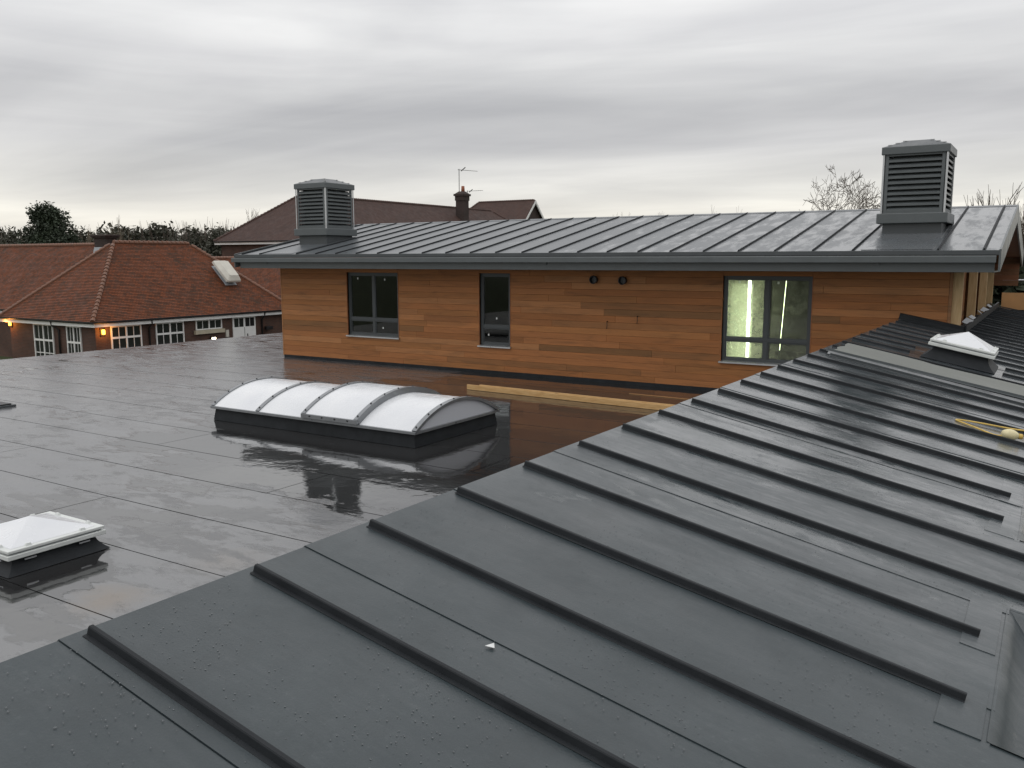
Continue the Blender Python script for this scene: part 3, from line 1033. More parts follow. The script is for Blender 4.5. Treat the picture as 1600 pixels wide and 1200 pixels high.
# pale vertical fins on the gable
for i, yv in enumerate((16.56, 19.5, 22.3, 24.6)):
    ztop = min(up_z(yv + 0.05) - 0.25, 3.6)
    MB().box(-0.095 if i == 0 else -0.075, 0.075, 0, 0.075, 0, ztop - slope_z(GX) + 0.02).build('gable_fin', 'fin', cb, bevel=0.003,
             matrix=Matrix.Translation((WX1 + 0.125, yv, slope_z(GX) - 0.02)))
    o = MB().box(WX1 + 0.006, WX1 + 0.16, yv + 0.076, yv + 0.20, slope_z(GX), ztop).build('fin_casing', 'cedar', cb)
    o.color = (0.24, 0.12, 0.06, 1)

for k in range(6):
    o = MB().box(WX1 + 0.01, UX1 - 0.02, BACKY + 0.5, BACKY + 0.52, 1.92 + k * 0.135, 1.92 + (k + 1) * 0.135 - 0.003).build('gable_return_board', 'cedar', cb)
    o.color = (0.17 + 0.02 * (k % 2), 0.08, 0.04, 1)
# round black wall outlets (two) and two stub wires
wall_outlets = [(-8.24, 2.165), (-7.58, 2.155)]
for i, (xv, zv) in enumerate(wall_outlets):
    t = thing('wall_outlet', ('black round vent outlet on cedar wall, nearer the narrow window',
                              'black round vent outlet on cedar wall, nearer the lit window')[i], 'vent outlet', (xv, WALLY, zv), 'vent outlets on the cedar wall')
    MB().tube([(0, 0.01, 0), (0, -0.10, 0)], 0.072, 20, cap=False).build('outlet_pipe', 'black', t, smooth=True)
    mb = MB()
    for q in range(24):
        a, b = 2 * math.pi * q / 24, 2 * math.pi * (q + 1) / 24
        vs = []
        for aa in (a, b):
            for rr, yy_ in ((0.072, -0.105), (0.088, -0.10), (0.088, -0.085), (0.072, -0.08)):
                vs.append((rr * math.cos(aa), yy_, rr * math.sin(aa)))
        mb.add(vs, [(0, 1, 5, 4), (1, 2, 6, 5), (2, 3, 7, 6), (3, 0, 4, 7)])
    mb.build('rim', 'black', t, smooth=True)
    MB().tube([(0, -0.02, 0), (0, -0.03, 0)], 0.07, 20).build('flap', 'metal_dark', t)
for i, (xv, zv) in enumerate(((-7.93, 1.30), (-7.25, 1.43))):
    pts = [(0, 0.0, 0), (0, -0.05, 0.005), (0.012, -0.075, -0.03), (0.014, -0.07, -0.09), (0.0, -0.06, -0.15)]
    o = MB().tube(pts, 0.008, 6).build('wire_tail', 'black', None, smooth=True, matrix=Matrix.Translation((xv, WALLY, zv)))
    tag(o, ('short dark wire tail poking from cedar wall, the lower of two', 'short dark wire tail poking from cedar wall, the higher of two')[i], 'wire', 'wire tails on the cedar wall')

# room behind the lit window: a pale board and two bare tube lights
o = MB().box(-5.56, -5.12, 17.24, 17.28, 0.05, 2.10).build('insulation_board', 'pale_board', None)
tag(o, 'pale upright board seen through the lit window, behind the bright tube', 'board')
for i, (xv, yv, rr, z0, z1, lean, lb) in enumerate(((-5.12, 17.0, 0.030, 0.35, 2.18, 0.0, 'broad bright tube light standing behind the lit window pane'),
                                             (-4.86, 18.6, 0.005, 0.62, 2.10, 0.055, 'thin leaning tube light behind the dark right pane of the window'))):
    t = thing('tube_light', lb, 'tube light', (xv, yv, 0.05))
    MB().tube([(-lean, 0, z0), (lean * 0.5, 0, z1)], rr, 10).build('tube', 'tube' if i == 0 else 'tube_dim', t, smooth=True)
    MB().tube([(-lean, 0.0, 0.0), (-lean, 0.0, z0)], 0.02, 8).build('stand', 'metal_dark', t)
    MB().box(-lean - 0.12, -lean + 0.12, -0.12, 0.12, 0.0, 0.02).build('foot', 'metal_dark', t)


# ------------------------------------------------------------------ louvred roof ventilators
def ventilator(label, x0, y0, a):
    xc, yc = x0 + a / 2, y0 + a / 2
    t = thing('roof_ventilator', label, 'roof ventilator', (xc, yc, up_z(yc)), 'louvred ventilators on the upper roof')
    zb = up_z(yc)
    h = a / 2
    b0 = h - 0.05

    def rel(z):
        return z - zb
    MB().box(-b0, b0, -b0, b0, rel(up_z(y0)) - 0.08, rel(3.22)).build('kerb', 'metal_dark', t, bevel=0.006)
    MB().frustum((-b0 - 0.06, b0 + 0.06, EY - yc + 0.05, b0 + 0.1), 0, (-b0 - 0.06, b0 + 0.06, EY - yc + 0.05, b0 + 0.1), 0.006).build(
        'flashing', 'upper', t, matrix=Matrix.Translation((0, 0, 0.003)) @ Matrix.Rotation(math.atan(UM), 4, 'X'))
    MB().box(-h - 0.045, h + 0.045, -h - 0.045, h + 0.045, rel(3.22), rel(3.40)).build('collar', 'metal_grey', t, bevel=0.012)
    z0, z1 = rel(3.40), rel(4.44)
    for sx_ in (-1, 1):
        for sy_ in (-1, 1):
            mb = MB()
            cx, cy = sx_ * (h - 0.005), sy_ * (h - 0.005)
            mb.box(min(cx, cx - sx_ * 0.012), max(cx, cx - sx_ * 0.012), min(cy, cy - sy_ * 0.03), max(cy, cy - sy_ * 0.03), z0, z1)
            mb.box(min(cx - sx_ * 0.012, cx - sx_ * 0.03), max(cx - sx_ * 0.012, cx - sx_ * 0.03), min(cy, cy - sy_ * 0.012), max(cy, cy - sy_ * 0.012), z0, z1)
            mb.build('corner_post', 'alu', t)
    MB().box(-h + 0.16, h - 0.16, -h + 0.16, h - 0.16, z0, z1).build('inner_core', 'black', t)
    # four louvred sides, each a framed panel with its blades
    for q in range(4):
        rotm = Matrix.Rotation(q * math.pi / 2, 4, 'Z')
        mb = MB()
        fa = h - 0.055
        yo = -h + 0.018
        mb.box(-fa, -fa + 0.05, yo, yo + 0.05, z0, z1)
        mb.box(fa - 0.05, fa, yo, yo + 0.05, z0, z1)
        mb.box(-fa + 0.05, fa - 0.05, yo + 0.001, yo + 0.05, z0, z0 + 0.035)
        mb.box(-fa + 0.05, fa - 0.05, yo + 0.001, yo + 0.05, z1 - 0.03, z1)
        pn = mb.build('louvre_panel', 'metal_grey', t, matrix=rotm)
        nb_ = 10
        pitch_ = (z1 - z0 - 0.075) / nb_
        bl = MB().add([(-fa + 0.05, yo + 0.004, 0.0), (fa - 0.05, yo + 0.004, 0.0), (fa - 0.05, yo + 0.085, 0.062), (-fa + 0.05, yo + 0.085, 0.062),
                       (-fa + 0.05, yo + 0.004, 0.036), (fa - 0.05, yo + 0.004, 0.036), (fa - 0.05, yo + 0.085, 0.085), (-fa + 0.05, yo + 0.085, 0.085)],
                      [(0, 3, 2, 1), (4, 5, 6, 7), (0, 1, 5, 4), (1, 2, 6, 5), (2, 3, 7, 6), (3, 0, 4, 7)]).mesh('louvre_blade', 'metal_grey')
        for k in range(nb_):
            o = link('louvre_blade', bl, pn)
            o.location = (0, 0, z0 + 0.036 + k * pitch_)
    cap = MB().box(-h - 0.02, h + 0.02, -h - 0.02, h + 0.02, rel(4.44), rel(4.575)).build('cap', 'metal_grey', t, bevel=0.01)
    g_ = MB()
    w0, w1 = h + 0.0, h * 0.36
    g_.frustum((-w0, w0, -w0, w0), rel(4.577), (-w1, w1, -w1, w1), rel(4.577) + 0.13)
    g_.build('cap_top', 'metal_dark', t)
    # stepped silvery flashing along the hips of the cap
    for sx_ in (-1, 1):
        for sy_ in (-1, 1):
            for k in range(3):
                f = 0.42 + 0.2 * k
                z = rel(4.577) + 0.13 * (1 - (f - 0.36) / 0.64) + 0.004
                MB().box(-0.035, 0.035, -0.018, 0.018, -0.006, 0.006).build('cap_clip', 'alu', t,
                        matrix=Matrix.Translation((sx_ * h * f, sy_ * h * f, z)) @ Matrix.Rotation(0.0, 4, 'Z'))
    return t


ventilator('grey louvred ventilator near the gable end, its front face square on', -2.86, 17.25, 1.08)
ventilator('grey louvred ventilator seen corner-on above the square double window', -17.40, 17.0, 1.09)

# ------------------------------------------------------------------ barrel vault rooflight
bv = thing('barrel_rooflight', 'white barrel vault rooflight of four panels with grey glazing bars', 'rooflight', (-9.47, 10.35, 0))
VX0, VX1, VY0, VY1, VZ = -2.08, 2.08, -1.05, 1.05, 0.20
MB().frustum((VX0 - 0.0, VX1 + 0.0, VY0 - 0.0, VY1 + 0.0), 0.006, (VX0 + 0.03, VX1 - 0.03, VY0 + 0.03, VY1 - 0.03), VZ).build('kerb', 'rib', bv)
mb = MB()
for (xa, xb, ya, yb) in ((VX0 - 0.03, VX1 + 0.03, VY0 - 0.035, VY0 + 0.04), (VX0 - 0.03, VX1 + 0.03, VY1 - 0.04, VY1 + 0.035),
                         (VX0 - 0.03, VX0 + 0.03, VY0 + 0.04, VY1 - 0.04), (VX1 - 0.03, VX1 + 0.03, VY0 + 0.04, VY1 - 0.04)):
    mb.box(xa, xb, ya, yb, VZ, VZ + 0.04)
mb.build('base_frame', 'vault_alu', bv, bevel=0.004)
RISE = 0.315
Wd = (VY1 - VY0) / 2
RAD = (Wd * Wd + RISE * RISE) / (2 * RISE)
ANG = math.asin(Wd / RAD)


def arc(t, r):
    a = -ANG + 2 * ANG * t
    return (r * math.sin(a), r * math.cos(a) - (RAD - RISE) + VZ + 0.04)


def arc_panel(xa, xb, r, th, n=28):
    vs = []
    for i in range(n + 1):
        for xx, rr in ((xa, r), (xb, r), (xa, r - th), (xb, r - th)):
            yy_, zz = arc(i / n, rr)
            vs.append((xx, yy_, zz))
    fs = []
    for i in range(n):
        a, b = i * 4, i * 4 + 4
        fs += [(a, a + 1, b + 1, b), (a + 2, b + 2, b + 3, a + 3), (a, b, b + 2, a + 2), (a + 1, a + 3, b + 3, b + 1)]
    fs += [(0, 2, 3, 1), (n * 4, n * 4 + 1, n * 4 + 3, n * 4 + 2)]
    return MB().add(vs, fs)


def smooth_by_angle(o):
    me = o.data
    me.polygons.foreach_set('use_smooth', [True] * len(me.polygons))
    me.set_sharp_from_angle(angle=R(35))
    return o


XB = [VX0, VX0 + 1.04, VX0 + 2.08, VX0 + 3.12, VX1]
for i in range(4):
    lift = 0.075 if i == 2 else 0.0
    smooth_by_angle(arc_panel(XB[i] + 0.01, XB[i + 1] - 0.01, RAD + lift, 0.012).build('glazing_panel', 'opal', bv))


def bar(xa, xb, r, th):
    o = smooth_by_angle(arc_panel(xa, xb, r, th).build('glazing_bar', 'vault_alu', bv))
    for t in (0.03, 0.17, 0.31, 0.45, 0.6, 0.75, 0.9, 0.97):
        yy_, zz = arc(t, r + 0.002)
        a = -ANG + 2 * ANG * t
        MB().tube([(0, 0, 0), (0, 0, 0.012)], 0.013, 8).build('bolt', 'black', o, matrix=Matrix.Translation(((xa + xb) / 2, yy_, zz)) @ Matrix.Rotation(-a, 4, 'X'))
    return o


bar(XB[0] - 0.035, XB[0] + 0.035, RAD + 0.018, 0.04)
bar(XB[1] - 0.038, XB[1] + 0.038, RAD + 0.018, 0.04)
bar(XB[4] - 0.045, XB[4] + 0.035, RAD + 0.018, 0.045)
# the raised opening section with its deep curved sides
for xx in (XB[2], XB[3]):
    bar(xx - 0.035, xx + 0.035, RAD + 0.092, 0.11)
mb = MB()
for s in (-1, 1):
    ya = s * (VY1 + 0.02)
    mb.box(XB[2] - 0.035, XB[3] + 0.035, min(ya, ya + s * 0.045), max(ya, ya + s * 0.045), VZ + 0.045, VZ + 0.11)
o = mb.build('opening_frame', 'vault_alu', bv, bevel=0.004)
for k in range(4):
    MB().tube([(XB[2] + 0.15 + k * 0.25, VY0 - 0.065, VZ + 0.085), (XB[2] + 0.15 + k * 0.25, VY0 - 0.075, VZ + 0.085)], 0.012, 8).build('bolt', 'black', o)
# curved end walls
for xx, th in ((VX0 + 0.005, 0.01), (VX1 - 0.015, 0.01)):
    n = 28
    vs = []
    for d_ in (0, th):
        for i in range(n + 1):
            yy_, zz = arc(i / n, RAD - 0.012)
            vs.append((xx + d_, yy_, zz))
        vs.append((xx + d_, 0, VZ + 0.03))
    k = n + 2
    fs = [(i, i + 1, n + 1) for i in range(n)] + [(k + i + 1, k + i, k + n + 1) for i in range(n)]
    MB().add(vs, fs).build('end_wall', 'opal_end', bv)


# ------------------------------------------------------------------ pyramid rooflights
def pyramid(label, loc, s, kerb_h, flare, rise, rot=None):
    t = thing('pyramid_rooflight', label, 'rooflight', loc, 'white pyramid rooflights', rot)
    h = s / 2
    kt = h - 0.07
    n = 5
    prof_ = [(kt + flare * (1 - q / n) ** 2, kerb_h * q / n) for q in range(n + 1)]
    mb = MB()
    for (wa, za), (wb, zb) in zip(prof_[:-1], prof_[1:]):
        mb.frustum((-wa, wa, -wa, wa), za + 0.004, (-wb, wb, -wb, wb), zb + 0.004, cap=False)
    mb.build('kerb', 'rib', t)
    mb = MB()
    mb.box(-h, h, -h, h, kerb_h, kerb_h + 0.04)
    fr1 = mb.build('lower_frame', 'white_pvc', t, bevel=0.006)
    MB().box(-h + 0.03, h - 0.03, -h + 0.03, h - 0.03, kerb_h + 0.041, kerb_h + 0.053).build('gasket', 'lead', t)
    MB().box(-h + 0.008, h - 0.008, -h + 0.008, h - 0.008, kerb_h + 0.054, kerb_h + 0.080).build('upper_frame', 'white_pvc', t, bevel=0.006)
    z0 = kerb_h + 0.081
    gh = h - 0.06
    MB().add([(-gh, -gh, z0), (gh, -gh, z0), (gh, gh, z0), (-gh, gh, z0), (0, 0, z0 + rise)],
             [(0, 1, 4), (1, 2, 4), (2, 3, 4), (3, 0, 4)]).build('dome', 'opal', t)
    clip = MB().frustum((-0.028, 0.028, -0.016, 0.016), 0, (-0.018, 0.018, -0.008, 0.008), 0.022).mesh('clip', 'white_pvc')
    for q in range(4):
        for f in (-0.55, 0.55):
            link('clip', clip, t, matrix=Matrix.Rotation(q * math.pi / 2, 4, 'Z') @ Matrix.Translation((f * h, -h + 0.045, z0 - 0.002)))
            if kerb_h < 0.15:
                MB().box(-0.05, 0.05, -0.006, 0.006, -0.03, -0.018).build('fixing_bracket', 'alu', t,
                        matrix=Matrix.Rotation(q * math.pi / 2, 4, 'Z') @ Matrix.Translation((f * h, -h + 0.025, kerb_h)))
    return t


pyramid('white pyramid rooflight low on the wet flat roof, cut by the picture edge', (-7.60, 4.08, 0.004), 0.88, 0.135, 0.09, 0.13)
pyramid('white pyramid rooflight on the sloping roof by the gable fins', (-1.00, 12.42, slope_z(-1.0) + 0.006), 0.76, 0.165, 0.12, 0.15,
        (0, math.atan(SM), 0))

# ------------------------------------------------------------------ things lying about
t = thing('hatch_cover', 'low black hatch cover lying on the flat roof at the picture edge', 'hatch cover', (-16.25, 8.0, 0.004))
MB().box(-0.55, 0.55, -0.36, 0.36, 0.0, 0.03).build('base', 'metal_dark', t)
MB().box(-0.5, 0.5, -0.31, 0.31, 0.031, 0.055).build('cover', 'black', t, bevel=0.01)

for i, (xa, xb, ya, yb, lb) in enumerate(((-9.93, -4.6, 14.22, 13.86, 'long pale timber joist lying on the flat roof, the front one'),
                                          (-9.66, -4.3, 14.265, 13.905, 'long pale timber joist lying on the flat roof, set back behind another'))):
    L = math.hypot(xb - xa, yb - ya)
    ang = math.atan2(yb - ya, xb - xa)
    o = MB().box(0, L, -0.02, 0.022, 0, 0.098 if i == 0 else 0.108).build('timber_joist', 'pine', None, bevel=0.004,
             matrix=Matrix.Translation((xa, ya, 0.006)) @ Matrix.Rotation(ang, 4, 'Z'))
    tag(o, lb, 'timber', 'timber joists by the cedar wall')
o = MB().box(0, 2.6, -0.01, 0.01, 0, 0.012).build('timber_lath', 'ply', None, matrix=Matrix.Translation((-6.9, 15.35, 0.006)) @ Matrix.Rotation(R(-3), 4, 'Z'))
tag(o, 'thin timber lath lying close to the foot of cedar wall', 'lath')

# olive grey sheet laid across the ribs
nx, ny = 26, 6
mb = MB()
for d_ in (0.0, -0.008):
    for i in range(nx + 1):
        for j in range(ny + 1):
            xv = -2.16 + 2.75 * i / nx
            yv = 10.50 + 0.86 * j / ny + 0.004 * math.sin(i * 0.4) + (0.05 if (i < 9 and j == ny) else 0)
            if i == 0:
                xv += 0.02 * math.sin(j * 2)
            mb.v.append((xv, yv, slope_z(xv) + 0.034 + 0.002 * math.sin(i * 0.5 + j) + d_))
K = (nx + 1) * (ny + 1)
for i in range(nx):
    for j in range(ny):
        a = i * (ny + 1) + j
        mb.f.append((a, a + ny + 1, a + ny + 2, a + 1))
        mb.f.append((K + a, K + a + 1, K + a + ny + 2, K + a + ny + 1))
for i in range(nx):
    a = i * (ny + 1)
    mb.f.append((a, K + a, K + a + ny + 1, a + ny + 1))
for j in range(ny):
    mb.f.append((j, j + 1, K + j + 1, K + j))
o = mb.build('grey_sheet', 'grey_sheet', None, smooth=False)
tag(o, 'loose olive grey sheet laid across the ribs below the rooflight', 'sheet')
for i, (yv, ln, m_, dz, tw, lb) in enumerate(((10.34, 2.7, 'metal_grey', 0.028, 0.012, 'dull grey metal trim length lying along the olive sheet'),
                                           (10.16, 2.5, 'alu', 0.028, -0.016, 'bright metal trim length lying second below the olive sheet'),
                                           (10.02, 2.6, 'frame', 0.028, -0.022, 'dark metal trim length lying lowest below the olive sheet'))):
    prof_ = [(-0.022, 0.0), (0.022, 0.0), (0.022, 0.003), (-0.018, 0.004), (-0.018, 0.028), (-0.022, 0.028)]
    xa = -2.2 + 0.05 * i
    o = MB().prism(prof_, (xa, yv, slope_z(xa) + dz), (xa + ln, yv + tw * 8, slope_z(xa + ln) + dz)).build('metal_trim', m_, None)
    tag(o, lb, 'metal trim', 'metal trims on the sloping roof')

# yellow cord with its cream bottle
z_ = lambda xv, yv, d_=0.012: (xv, yv, slope_z(xv) + d_)
pts = [z_(0.35, 8.55, 0.02), z_(0.0, 8.50, 0.05), z_(-0.25, 8.44, 0.03), z_(-0.48, 8.38, 0.02), z_(-0.62, 8.33), z_(-0.66, 8.27), z_(-0.60, 8.22), z_(-0.48, 8.14), z_(-0.36, 8.06), z_(-0.28, 8.04, 0.03)]
cord = thing('yellow_cord', 'looped yellow cord with cream bottle lying on the wet slope', 'cord', z_(-0.5, 8.3, 0.0))
base = Vector(cord.location)


def smoothpts(p, n=6):
    p = [Vector(q) for q in p]
    out = []
    for i in range(len(p) - 1):
        p0, p1, p2, p3 = p[max(i - 1, 0)], p[i], p[i + 1], p[min(i + 2, len(p) - 1)]
        for k in range(n):
            s = k / n
            out.append(0.5 * ((2 * p1) + (p2 - p0) * s + (2 * p0 - 5 * p1 + 4 * p2 - p3) * s * s + (3 * p1 - p0 - 3 * p2 + p3) * s ** 3))
    out.append(p[-1])
    return out


MB().tube([q - base for q in smoothpts(pts)], 0.0075, 7).build('line', 'rope', cord, smooth=True)
mbp = []
for k in range(9):
    f = k / 8
    mbp.append((f, 0.046 * math.sin(math.pi * min(1, 0.12 + f * 0.8)) ** 0.6))
c0, c1 = Vector(z_(-0.30, 8.04, 0.045)), Vector(z_(-0.185, 8.08, 0.05))
MB().tube([(c0 + (c1 - c0) * f) - base for f, _r in mbp], [r_ for _f, r_ in mbp], 14).build('bottle', 'float', cord, smooth=True)
dv = (c1 - c0).normalized()
MB().tube([c1 - base, c1 + dv * 0.03 - base], 0.022, 12).build('bottle_cap', 'rope', cord, smooth=True)

# white plastic triangle
t_ = MB().add([(-0.030, -0.016, 0), (0.030, -0.012, 0), (0.014, 0.042, 0), (-0.030, -0.016, 0.003), (0.030, -0.012, 0.003), (0.014, 0.042, 0.003)],
              [(0, 2, 1), (3, 4, 5), (0, 1, 4, 3), (1, 2, 5, 4), (2, 0, 3, 5)]).build('plastic_scrap', 'scrap', None,
              matrix=Matrix.Translation((-1.45, 2.19, slope_z(-1.45) + 0.008)) @ Matrix.Rotation(math.atan(SM), 4, 'Y') @ Matrix.Rotation(R(20), 4, 'Z') @ Matrix.Scale(0.52, 4))
tag(t_, 'small white plastic triangle lying on the near membrane', 'plastic scrap')

# edge protection beyond the far end of the slope
ep = thing('edge_protection', 'silver guard rail and orange toe board at the far roof edge', 'guard rail', (0, 26.2, slope_z(0)))
MB().tube([(-1.25, 0.2, 0.95), (3, 0.2, 0.95)], 0.024, 8).build('rail', 'alu', ep, smooth=True)
for xv in (-0.62, 1.4):
    MB().tube([(xv, 0.2, -1.2), (xv, 0.2, 0.95)], 0.024, 8).build('post', 'alu', ep, smooth=True)
MB().box(-1.24, 3, 0.14, 0.17, 0.18, 0.62).build('toe_board', 'ply', ep)


# ------------------------------------------------------------------ tiled roofs
def roof_face(name, poly, mat, parent, gauge=0.11, step=0.018):
    """poly: 3-D convex polygon, first edge = eaves running left to right seen from outside"""
    P_ = [Vector(p) for p in poly]
    u_ = (P_[1] - P_[0]).normalized()
    n_ = (P_[1] - P_[0]).cross(P_[2] - P_[0]).normalized()
    v_ = n_.cross(u_)
    q = [((p - P_[0]).dot(u_), (p - P_[0]).dot(v_)) for p in P_]
    vmax = max(b for _a, b in q)

    def bounds(v):
        xs_ = []
        for (a0, b0), (a1, b1) in zip(q, q[1:] + q[:1]):
            if abs(b1 - b0) < 1e-9:
                if abs(b0 - v) < 1e-6:
                    xs_ += [a0, a1]
                continue
            t = (v - b0) / (b1 - b0)
            if -1e-6 <= t <= 1 + 1e-6:
                xs_.append(a0 + (a1 - a0) * t)
        return (min(xs_), max(xs_)) if xs_ else (0, 0)
    mb = MB()
    k = 0
    while k * gauge < vmax - 1e-4:
        va, vb = k * gauge, min(vmax, (k + 1) * gauge)
        la, ra = bounds(va)
        lb, rb_ = bounds(vb)
        mb.add([(la, va, step), (ra, va, step), (rb_, vb, 0.002), (lb, vb, 0.002), (la, va, -0.002), (ra, va, -0.002)], [(0, 1, 2, 3), (4, 5, 1, 0)])
        k += 1
    mt = Matrix((u_.to_4d(), v_.to_4d(), n_.to_4d(), (0, 0, 0, 1))).transposed()
    for r_ in range(3):
        mt[r_][3] = P_[0][r_]
    mt[3] = (0, 0, 0, 1)
    o = mb.build(name, mat, parent, matrix=mt)
    return o


def hip_tiles(name, a, b, parent, r=0.12, gauge=0.30, mat='hip_tile'):
    a, b = Vector(a), Vector(b)
    L = (b - a).length
    d = (b - a) / L
    n = int(L / gauge)
    mb = MB()
    for k in range(n):
        p0 = a + d * (k * gauge)
        p1 = a + d * ((k + 1) * gauge + 0.02)
        mb.tube([p0 + Vector((0, 0, 0.03)), p1 + Vector((0, 0, 0.0))], [r, r * 0.82], 8, True)
    o = mb.build(name, mat, parent, smooth=False)
    o['kind'] = 'stuff'
    return o


def hip_roof(parent, x0, x1, y0, y1, ze, tan, mat, axis='Y', hip_mat='hip_tile', gable=()):
    """hipped roof on a rectangle of eaves; returns ridge end points"""
    if axis == 'Y':
        w = (x1 - x0) / 2
        xm = (x0 + x1) / 2
        zr = ze + w * tan
        A = Vector((xm, y0 + (0 if 'near' in gable else w), zr))
        B = Vector((xm, y1 - (0 if 'far' in gable else w), zr))
        roof_face('roof_slope', [(x1, y0, ze), (x1, y1, ze), B, A], mat, parent)
        roof_face('roof_slope', [(x0, y1, ze), (x0, y0, ze), A, B], mat, parent)
        roof_face('roof_slope', [(x0, y0, ze), (x1, y0, ze), A], mat, parent)
        roof_face('roof_slope', [(x1, y1, ze), (x0, y1, ze), B], mat, parent)
        for c_, e in (((x1, y0, ze), A), ((x0, y0, ze), A), ((x1, y1, ze), B), ((x0, y1, ze), B)):
            hip_tiles('hip_tiles', c_, e, parent, mat=hip_mat)
    else:
        w = (y1 - y0) / 2
        ym = (y0 + y1) / 2
        zr = ze + w * tan
        A = Vector((x0 + (0 if 'left' in gable else w), ym, zr))
        B = Vector((x1 - (0 if 'right' in gable else w), ym, zr))
        roof_face('roof_slope', [(x0, y0, ze), (x1, y0, ze), B, A], mat, parent)
        roof_face('roof_slope', [(x1, y1, ze), (x0, y1, ze), A, B], mat, parent)
        if 'left' not in gable:
            roof_face('roof_slope', [(x0, y1, ze), (x0, y0, ze), A], mat, parent)
            for yv in (y0, y1):
                hip_tiles('hip_tiles', (x0, yv, ze), A, parent, mat=hip_mat)
        if 'right' not in gable:
            roof_face('roof_slope', [(x1, y0, ze), (x1, y1, ze), B], mat, parent)
            for yv in (y0, y1):
                hip_tiles('hip_tiles', (x1, yv, ze), B, parent, mat=hip_mat)
    hip_tiles('ridge_tiles', A, B, parent, mat=hip_mat)
    return A, B


def eaves(parent, x0, x1, y0, y1, ze):
    """white fascia with a black gutter round the eaves, front and right sides"""
    d = 0.06
    MB().box(x0, x1, y0 + d, y0 + d + 0.03, ze - 0.26, ze - 0.02).build('fascia', 'white_paint', parent)
    MB().box(x1 - d - 0.03, x1 - d, y0 + d + 0.03, y1, ze - 0.26, ze - 0.02).build('fascia', 'white_paint', parent)
    MB().box(x0 + 0.02, x1 - d - 0.03, y0 + d + 0.03, y0 + 0.6, ze - 0.24, ze - 0.22).build('soffit', 'white_paint', parent)
    MB().box(x1 - 0.6, x1 - d - 0.03, y0 + 0.6, y1, ze - 0.239, ze - 0.219).build('soffit', 'white_paint', parent)
    gp = [(0.055, 0.0), (0.055, 0.03), (0.06, 0.03), (0.06, -0.02), (0.03, -0.07), (-0.03, -0.07), (-0.06, -0.02), (-0.06, 0.03), (-0.055, 0.03), (-0.055, 0.0)]
    MB().prism(gp, (x0, y0, ze - 0.02), (x1 + 0.05, y0, ze - 0.02)).build('gutter', 'black', parent)
    MB().prism(gp, (x1, y0 - 0.05, ze - 0.022), (x1, y1, ze - 0.022)).build('gutter', 'black', parent)


def casement(parent, facing, u0, u1, z0, z1, plane, cols, transom, lower_bar, sill=False, mat='white_paint'):
    """white timber window set on a wall; facing 'x' (wall normal +x) or 'y' (normal -y)"""
    def bx(mb, a0, a1, d0, d1, za, zb):
        if facing == 'x':
            mb.box(plane + d0, plane + d1, a0, a1, za, zb)
        else:
            mb.box(a0, a1, plane - d1, plane - d0, za, zb)
    W_ = u1 - u0
    mb = MB()
    f = 0.06
    bx(mb, u0, u0 + f, 0.0, 0.07, z0, z1)
    bx(mb, u1 - f, u1, 0.0, 0.07, z0, z1)
    bx(mb, u0 + f, u1 - f, 0.0, 0.069, z1 - f, z1)
    bx(mb, u0 + f, u1 - f, 0.0, 0.069, z0, z0 + f)
    zt = z0 + transom * (z1 - z0) if transom else None
    um = (u0 + u1) / 2
    segs = [(z0 + f, z1 - f)]
    if zt:
        bx(mb, u0 + f, u1 - f, 0.0, 0.068, zt - 0.05, zt + 0.05)
        segs = [(z0 + f, zt - 0.05), (zt + 0.05, z1 - f)]
    for za, zb in segs:
        bx(mb, um - 0.038, um + 0.038, 0.0, 0.067, za, zb)
    win = mb.build('window', mat, parent)
    for (a0, a1) in ((u0 + f, um - 0.038), (um + 0.038, u1 - f)):
        for si, (za, zb) in enumerate(segs):
            bars = MB()
            n = cols // 2
            for k in range(1, n):
                a = a0 + (a1 - a0) * k / n
                bx(bars, a - 0.014, a + 0.014, 0.012, 0.05, za, zb)
            if lower_bar and si == 0 and zt:
                zm = za + (zb - za) * lower_bar
                bx(bars, a0, a1, 0.012, 0.049, zm - 0.02, zm + 0.02)
            if bars.v:
                bars.build('glazing_bar', mat, win)
            for k in range(n):
                p = MB()
                bx(p, a0 + (a1 - a0) * k / n + 0.012, a0 + (a1 - a0) * (k + 1) / n - 0.012, 0.022, 0.028, za, zb)
                p.build('pane', 'far_glass', win)
    if sill:
        s = MB()
        bx(s, u0 - 0.12, u1 + 0.12, 0.0, 0.16, z0 - 0.22, z0 - 0.01)
        s.build('sill', 'stone', win)
    return win


mg = Mat('far_dark_glass', (0.018, 0.020, 0.020), 0.06, 0, 0.45)
M['far_glass'] = mg.m

# --- brick block with red hipped roof
A0 = thing('brick_school_block', 'single storey brick block with red tiled hipped roof and white windows', 'building', (-43.57, 31.5, GROUND))


def shifted(root):
    """children are written in world coordinates; keep them there"""
    bpy.context.view_layer.update()
    inv = root.matrix_world.inverted()
    for ch in root.children:
        ch.matrix_parent_inverse = inv


